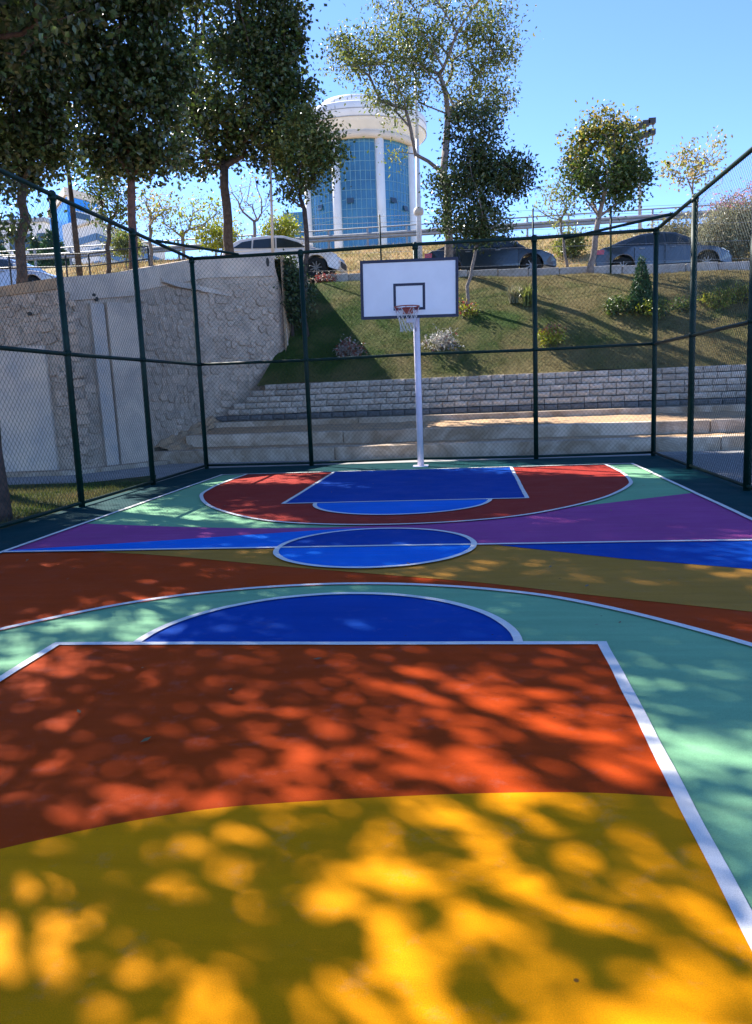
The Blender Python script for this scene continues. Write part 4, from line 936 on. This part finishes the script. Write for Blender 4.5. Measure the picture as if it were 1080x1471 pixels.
tree('round_tree', b, at(860, 312, 27.0), [bl(27, 868, 238, 46, 52, 80, 44), bl(27, 900, 262, 28, 40, 34, 40), bl(27, 832, 240, 22, 40, 24, 30), bl(27, 862, 184, 32, 22, 22, 32), bl(27, 895, 200, 20, 20, 10, 30)], lf_mid, m_bark3, .11, 'round topped green tree standing by the kerb left of the grey saloon', seed=16, leaf=.13, aspect=.6, clump=.2, dens=1.5, extra=(lf_yel, .75, .4))
b = at(815, 362, 33.5); b.z = ez(b.x, 33.5)
tree('young_tree', b, at(806, 320, 33.5), [bl(33.5, 800, 293, 28, 24, 30, 22), bl(33.5, 770, 300, 12, 8, 5, 10)], lf_olive, m_bark3, .06, 'small olive sapling on the bank left of the round topped tree', seed=17, leaf=.15, aspect=.5)
b = at(998, 350, 34); b.z = ez(b.x, 34)
tree('young_tree', b, at(998, 300, 34), [bl(34, 985, 232, 30, 26, 26, 22), bl(34, 1016, 222, 28, 24, 20, 14), bl(34, 972, 262, 16, 12, 5, 10), bl(34, 1030, 250, 16, 14, 5, 8)], lf_pale, m_bark3, .06, 'slender pale yellow tree on the bank near the right edge', seed=19, leaf=.17, aspect=.5, clump=.24, extra=(lf_lime, .35, 0))
tree('flowering_shrub', (at(1050, 372, 31.5).x, 31.7, kz(10)), at(1050, 350, 31.5), [bl(31.5, 1052, 335, 48, 42, 200, 56), bl(31.5, 1030, 350, 30, 28, 60, 50), bl(31.5, 1075, 310, 35, 38, 70, 50)], lf_grey, m_bark3, .08, 'large grey green shrub with pink flowers at the right edge behind the cars', cat='shrub', seed=21, leaf=.15, aspect=.3, clump=.22, extra=(lf_pink, .9, .62))
# pale growth on the bank at the left
for i, (x, yb, yf, bls, mt, bk, lab, sd, lf) in enumerate([
    (262, 362, 330, [(262, 312, 36, 32, 44, 22), (300, 300, 18, 16, 14, 20)], lf_lime, m_bark3, 'thin pale yellow tree on the bank left of the white SUV', 31, .16),
    (215, 366, 325, [(222, 298, 24, 28, 26, 22)], lf_yel, m_bark3, 'thin yellowing tree on the bank right of the reddish trunk', 32, .16),
    (365, 350, 318, [(358, 285, 40, 36, 60, 5)], lf_yel, m_bark3, 'almost bare branching tree on the bank behind the white SUV', 33, .14)]):
    p = at(x, yb, 36); p.z = ez(p.x, 36)
    tree('thin_tree', p, at(x, yf, 36), [bl(36, *q) for q in bls], mt, bk, .09, lab, seed=sd, leaf=lf, aspect=.5, clump=.3, group='thin trees on the bank')
for x, y, rx, ry, Y, mt, lab, sd in ((312, 338, 34, 18, 37.5, lf_lime, 'lime green bush on the bank left of the white SUV roof', 41), (402, 330, 24, 20, 38, lf_lime, 'lime green bush on the bank behind the white SUV', 42),
        (180, 352, 22, 14, 38, lf_olive, 'olive bush on the bank between the left tree trunks', 43), (820, 350, 16, 12, 37, lf_olive, 'green bush on the bank left of the round topped tree trunk', 44), (965, 335, 30, 16, 36, lf_grey, 'grey green bush on the bank above the grey saloon', 45)):
    p = at(x, y+ry, Y); p.z = ez(p.x, Y)-.05
    tree('bank_bush', p, (p.x, p.y, p.z+.25), [bl(Y, x, y, rx, ry, 60, 34)], mt, m_bark3, .04, lab, cat='bush', seed=sd, leaf=.16, aspect=.5, clump=.22, group='bushes on the bank')
# cone trees far left
def cone_tree(b, h, r, label, seed, n=5000, leaf=.3, m=lf_con, group=None, name='conifer'):
    rg = np.random.default_rng(seed); root = empty(name, b, label=label, cat='conifer', group=group)
    MB().tube([Vector(b)-Vector((0, 0, .1)), Vector(b)+Vector((0, 0, h*.95))], [r*.1, r*.02], 6).build('trunk', m_bark, root)
    t = rg.uniform(.04, 1, n); t = 1-np.sqrt(1-t*.999); a = rg.uniform(0, 2*np.pi, n); rr = r*(1-t)**.85*rg.uniform(.35, 1.02, n)**.5*(1+.12*np.sin(a*5+t*30))+.01
    P = np.stack([b[0]+rr*np.cos(a), b[1]+rr*np.sin(a), b[2]+h*t], 1); me = leaf_mesh(P, rg, leaf, .35, m, -.5); link('crown', me, root)
for x, Y, yt, r, lab, s in ((50, 75, 338, 1.3, 'dark conifer left of the first tall fence post, in front of the pale hall', 51), (72, 70, 330, 1.9, 'wide dark conifer at the foot of the blue facade', 52), (-4, 70, 350, 1.8, 'dark conifer at the left edge by the pale hall', 53)):
    t = at(x, yt, Y); cone_tree((t.x, Y, 13.2), t.z-13.2, r, lab, s, 2600, .5, group='conifers by the far buildings')
# lawn planting
p = onlawn(921, 447); cone_tree(tuple(p), 1.52, .40, 'small dark cone shaped conifer on the lawn in front of the grey saloon', 61, 4200, .10, name='small_conifer')
def bush(x, y, w, h, m, label, seed, leaf=.08, aspect=.6, extra=None, nt=40, nl=26, name='lawn_shrub', group='low plants on the lawn', clump=.07, cat='shrub'):
    p = onlawn(x, y); Y = p.y; rw, rh = w/2/FPX*Y, h/2/FPX*Y
    return tree(name, p, (p.x, p.y, p.z+.08), [((p.x, p.y, p.z+rh*.9), (rw, rw*.7, rh), nt, nl)], m, m_bark, .018, label, cat=cat, seed=seed, leaf=leaf, aspect=aspect, clump=clump, extra=extra, group=group)
bush(888, 452, 40, 22, lf_mid, 'low green shrub at the left foot of the small conifer', 62)
bush(940, 456, 50, 24, lf_lime, 'low lime green shrub at the right foot of the small conifer', 63, extra=(lf_mid, .6, 0))
bush(790, 496, 36, 26, lf_lime, 'small yellow green shrub with russet tips in the middle of the lawn', 64, extra=(lf_red, .9, .5))
bush(636, 503, 52, 26, lf_silver, 'white leaved plant clump on the lawn right of the pole', 65, extra=(lf_red, .1, 0), leaf=.10, aspect=.35)
bush(500, 513, 46, 24, lf_silver, 'pale and russet plant clump on the lawn left of the net', 66, extra=(lf_red, .7, 0), leaf=.10, aspect=.35)
bush(672, 452, 36, 20, lf_lime, 'small flower ring around the foot of the dense dark tree', 67, extra=(lf_red, .7, 0), nt=26, nl=16)
bush(980, 447, 30, 18, lf_mid, 'small green shrub right of the fence corner post', 68, nt=24, nl=18)
bush(1030, 442, 44, 26, lf_lime, 'long yellow green shrub on the lawn near the right edge', 69, extra=(lf_yel, .7, .3))
bush(1072, 434, 50, 26, lf_lime, 'yellow green shrub on the lawn cut off by the right edge', 70, extra=(lf_yel, .9, .2))
bush(470, 405, 30, 14, lf_red, 'dried plant heap at the kerb below the bonnet of the white SUV', 71, extra=(lf_silver, .4, 0))
def spiky(x, y, w, h, label, seed, m):
    p = onlawn(x, y); rg = np.random.default_rng(seed); Y = p.y; root = empty('spiky_plant', p, label=label, cat='plant'); n = 90; V = []; F = []
    for i in range(n):
        a = rg.uniform(0, 2*np.pi); L = h/FPX*Y*rg.uniform(.7, 1.15); sp = w/2/FPX*Y*rg.uniform(.1, 1); b0 = len(V); c = np.array(p)+np.array((rg.uniform(-.12, .12), rg.uniform(-.1, .1), 0)); s = np.array((-math.sin(a), math.cos(a), 0))*.022
        for t in (0, .35, .7, 1):
            q = c+np.array((math.cos(a)*sp*t**1.3, math.sin(a)*sp*t**1.3, L*(t-.35*t*t*t))); wd = (1-t)*1+.05; V += [tuple(q-s*wd), tuple(q+s*wd)]
        for k in range(3): F.append((b0+2*k, b0+2*k+1, b0+2*k+3, b0+2*k+2))
    link('leaves', np_mesh('leaves', V, F, m), root)
spiky(758, 440, 62, 44, 'spiky long leaved plant on the lawn behind the fourth back fence post', 72, lf_olive)
spiky(738, 436, 40, 34, 'smaller spiky plant left of the fourth back fence post', 74, lf_grey)
b = at(420, 470, 23.6); b.z = lawn_z(max(b.x, -4.9), 23.6)
tree('dark_shrub', b, (b.x, b.y, b.z+.4), [bl(23.6, 421, 425, 20, 36, 130, 44), bl(23.6, 414, 390, 14, 22, 40, 36)], lf_dark, m_bark, .05, 'dark ivy like shrub hugging the right end of the rubble wall', cat='shrub', seed=73, leaf=.11, clump=.12)

# ------------------------------------------------------------------ trees along the left of the court (their shade dapples the paint)
SG = 'trees beside and behind the court whose shade falls on the paint'
def side_tree(x, y, cz, rx, rz, nt, nl, seed, label, trunkr=.16, lean=(0, 0), clump=.27):
    b = (x, y, -.02)
    return tree('shade_tree', b, (x+lean[0], y+lean[1], cz-rz*.75), [((x+lean[0], y+lean[1], cz), (rx, rx, rz), nt, nl)], lf_dark, m_bark2, trunkr, label, group=SG, seed=seed, leaf=.15, aspect=.72, clump=clump)
side_tree(-6.25, 9.7, 8.8, 2.3, 1.7, 140, 38, 81, 'tree with the reddish trunk at the left edge beside the side fence', .13, (-1.0, .5), .24)
side_tree(-9.6, 13.4, 9.4, 2.4, 1.8, 240, 54, 82, 'hidden tree left of the frame, farthest along the side fence', .16, (1.4, .3))
side_tree(-11.8, 10.6, 9.2, 2.5, 1.9, 125, 42, 83, 'hidden tree left of the frame, in the second row from the fence', clump=.24)
side_tree(-8.6, 7.0, 8.6, 2.3, 1.8, 40, 34, 84, 'hidden tree left of the frame, beside the near end of the cage', clump=.24)
side_tree(-11.9, 13.6, 8.4, 2.4, 1.8, 230, 54, 88, 'hidden tree left of the frame, level with the far painted circle')
side_tree(-14.2, 14.6, 9.8, 2.9, 2.0, 240, 50, 86, 'hidden tree left of the frame, on the grass before the rubble wall')
side_tree(-6.5, 6.5, 6.4, 1.9, 1.0, 24, 30, 89, 'low hidden tree just left of the frame, close against the side fence', .10, clump=.2)
side_tree(-12.0, 5.6, 9.2, 2.5, 1.9, 70, 38, 87, 'hidden tree left of the frame, nearest the camera', clump=.24)

# a few fallen leaves on the paint
n = 70; fx = rng.uniform(-5.4, 3.4, n); fy = rng.uniform(1.2, 16.0, n); V = []; F = []
for i in range(n):
    a = rng.uniform(0, 6.28); L = rng.uniform(.012, .030); b0 = len(V)
    for u, v, z in ((-1, 0, .002), (0, .45, .006), (1, 0, .009), (0, -.45, .004)): V.append((fx[i]+L*(u*math.cos(a)-v*math.sin(a)), fy[i]+L*(u*math.sin(a)+v*math.cos(a)), 7*D+z))
    F.append((b0, b0+1, b0+2, b0+3))
tag(link('fallen_leaves', np_mesh('fallen_leaves', V, F, leafmat('dead_leaf', (.14, .085, .035), .1, .4))), 'tiny brown fallen leaves scattered over the painted court', 'leaves', kind='stuff')
# rubble and soil in the corner between the steps and the wall
V = []; F = []; nx = 14
for j in range(nx+1):
    for i in range(nx+1):
        X = -7.75+.9*i/nx; Y = 18.2+3.0*j/nx; zz_ = .15+.75*j/nx+.35*(1-i/nx)+random.uniform(-.05, .05); V.append((X, Y, zz_))
for j in range(nx):
    for i in range(nx): a = j*(nx+1)+i; F.append((a, a+1, a+nx+2, a+nx+1))
tag(link('soil_heap', np_mesh('soil_heap', V, F, m_soil, False)), kind=G)
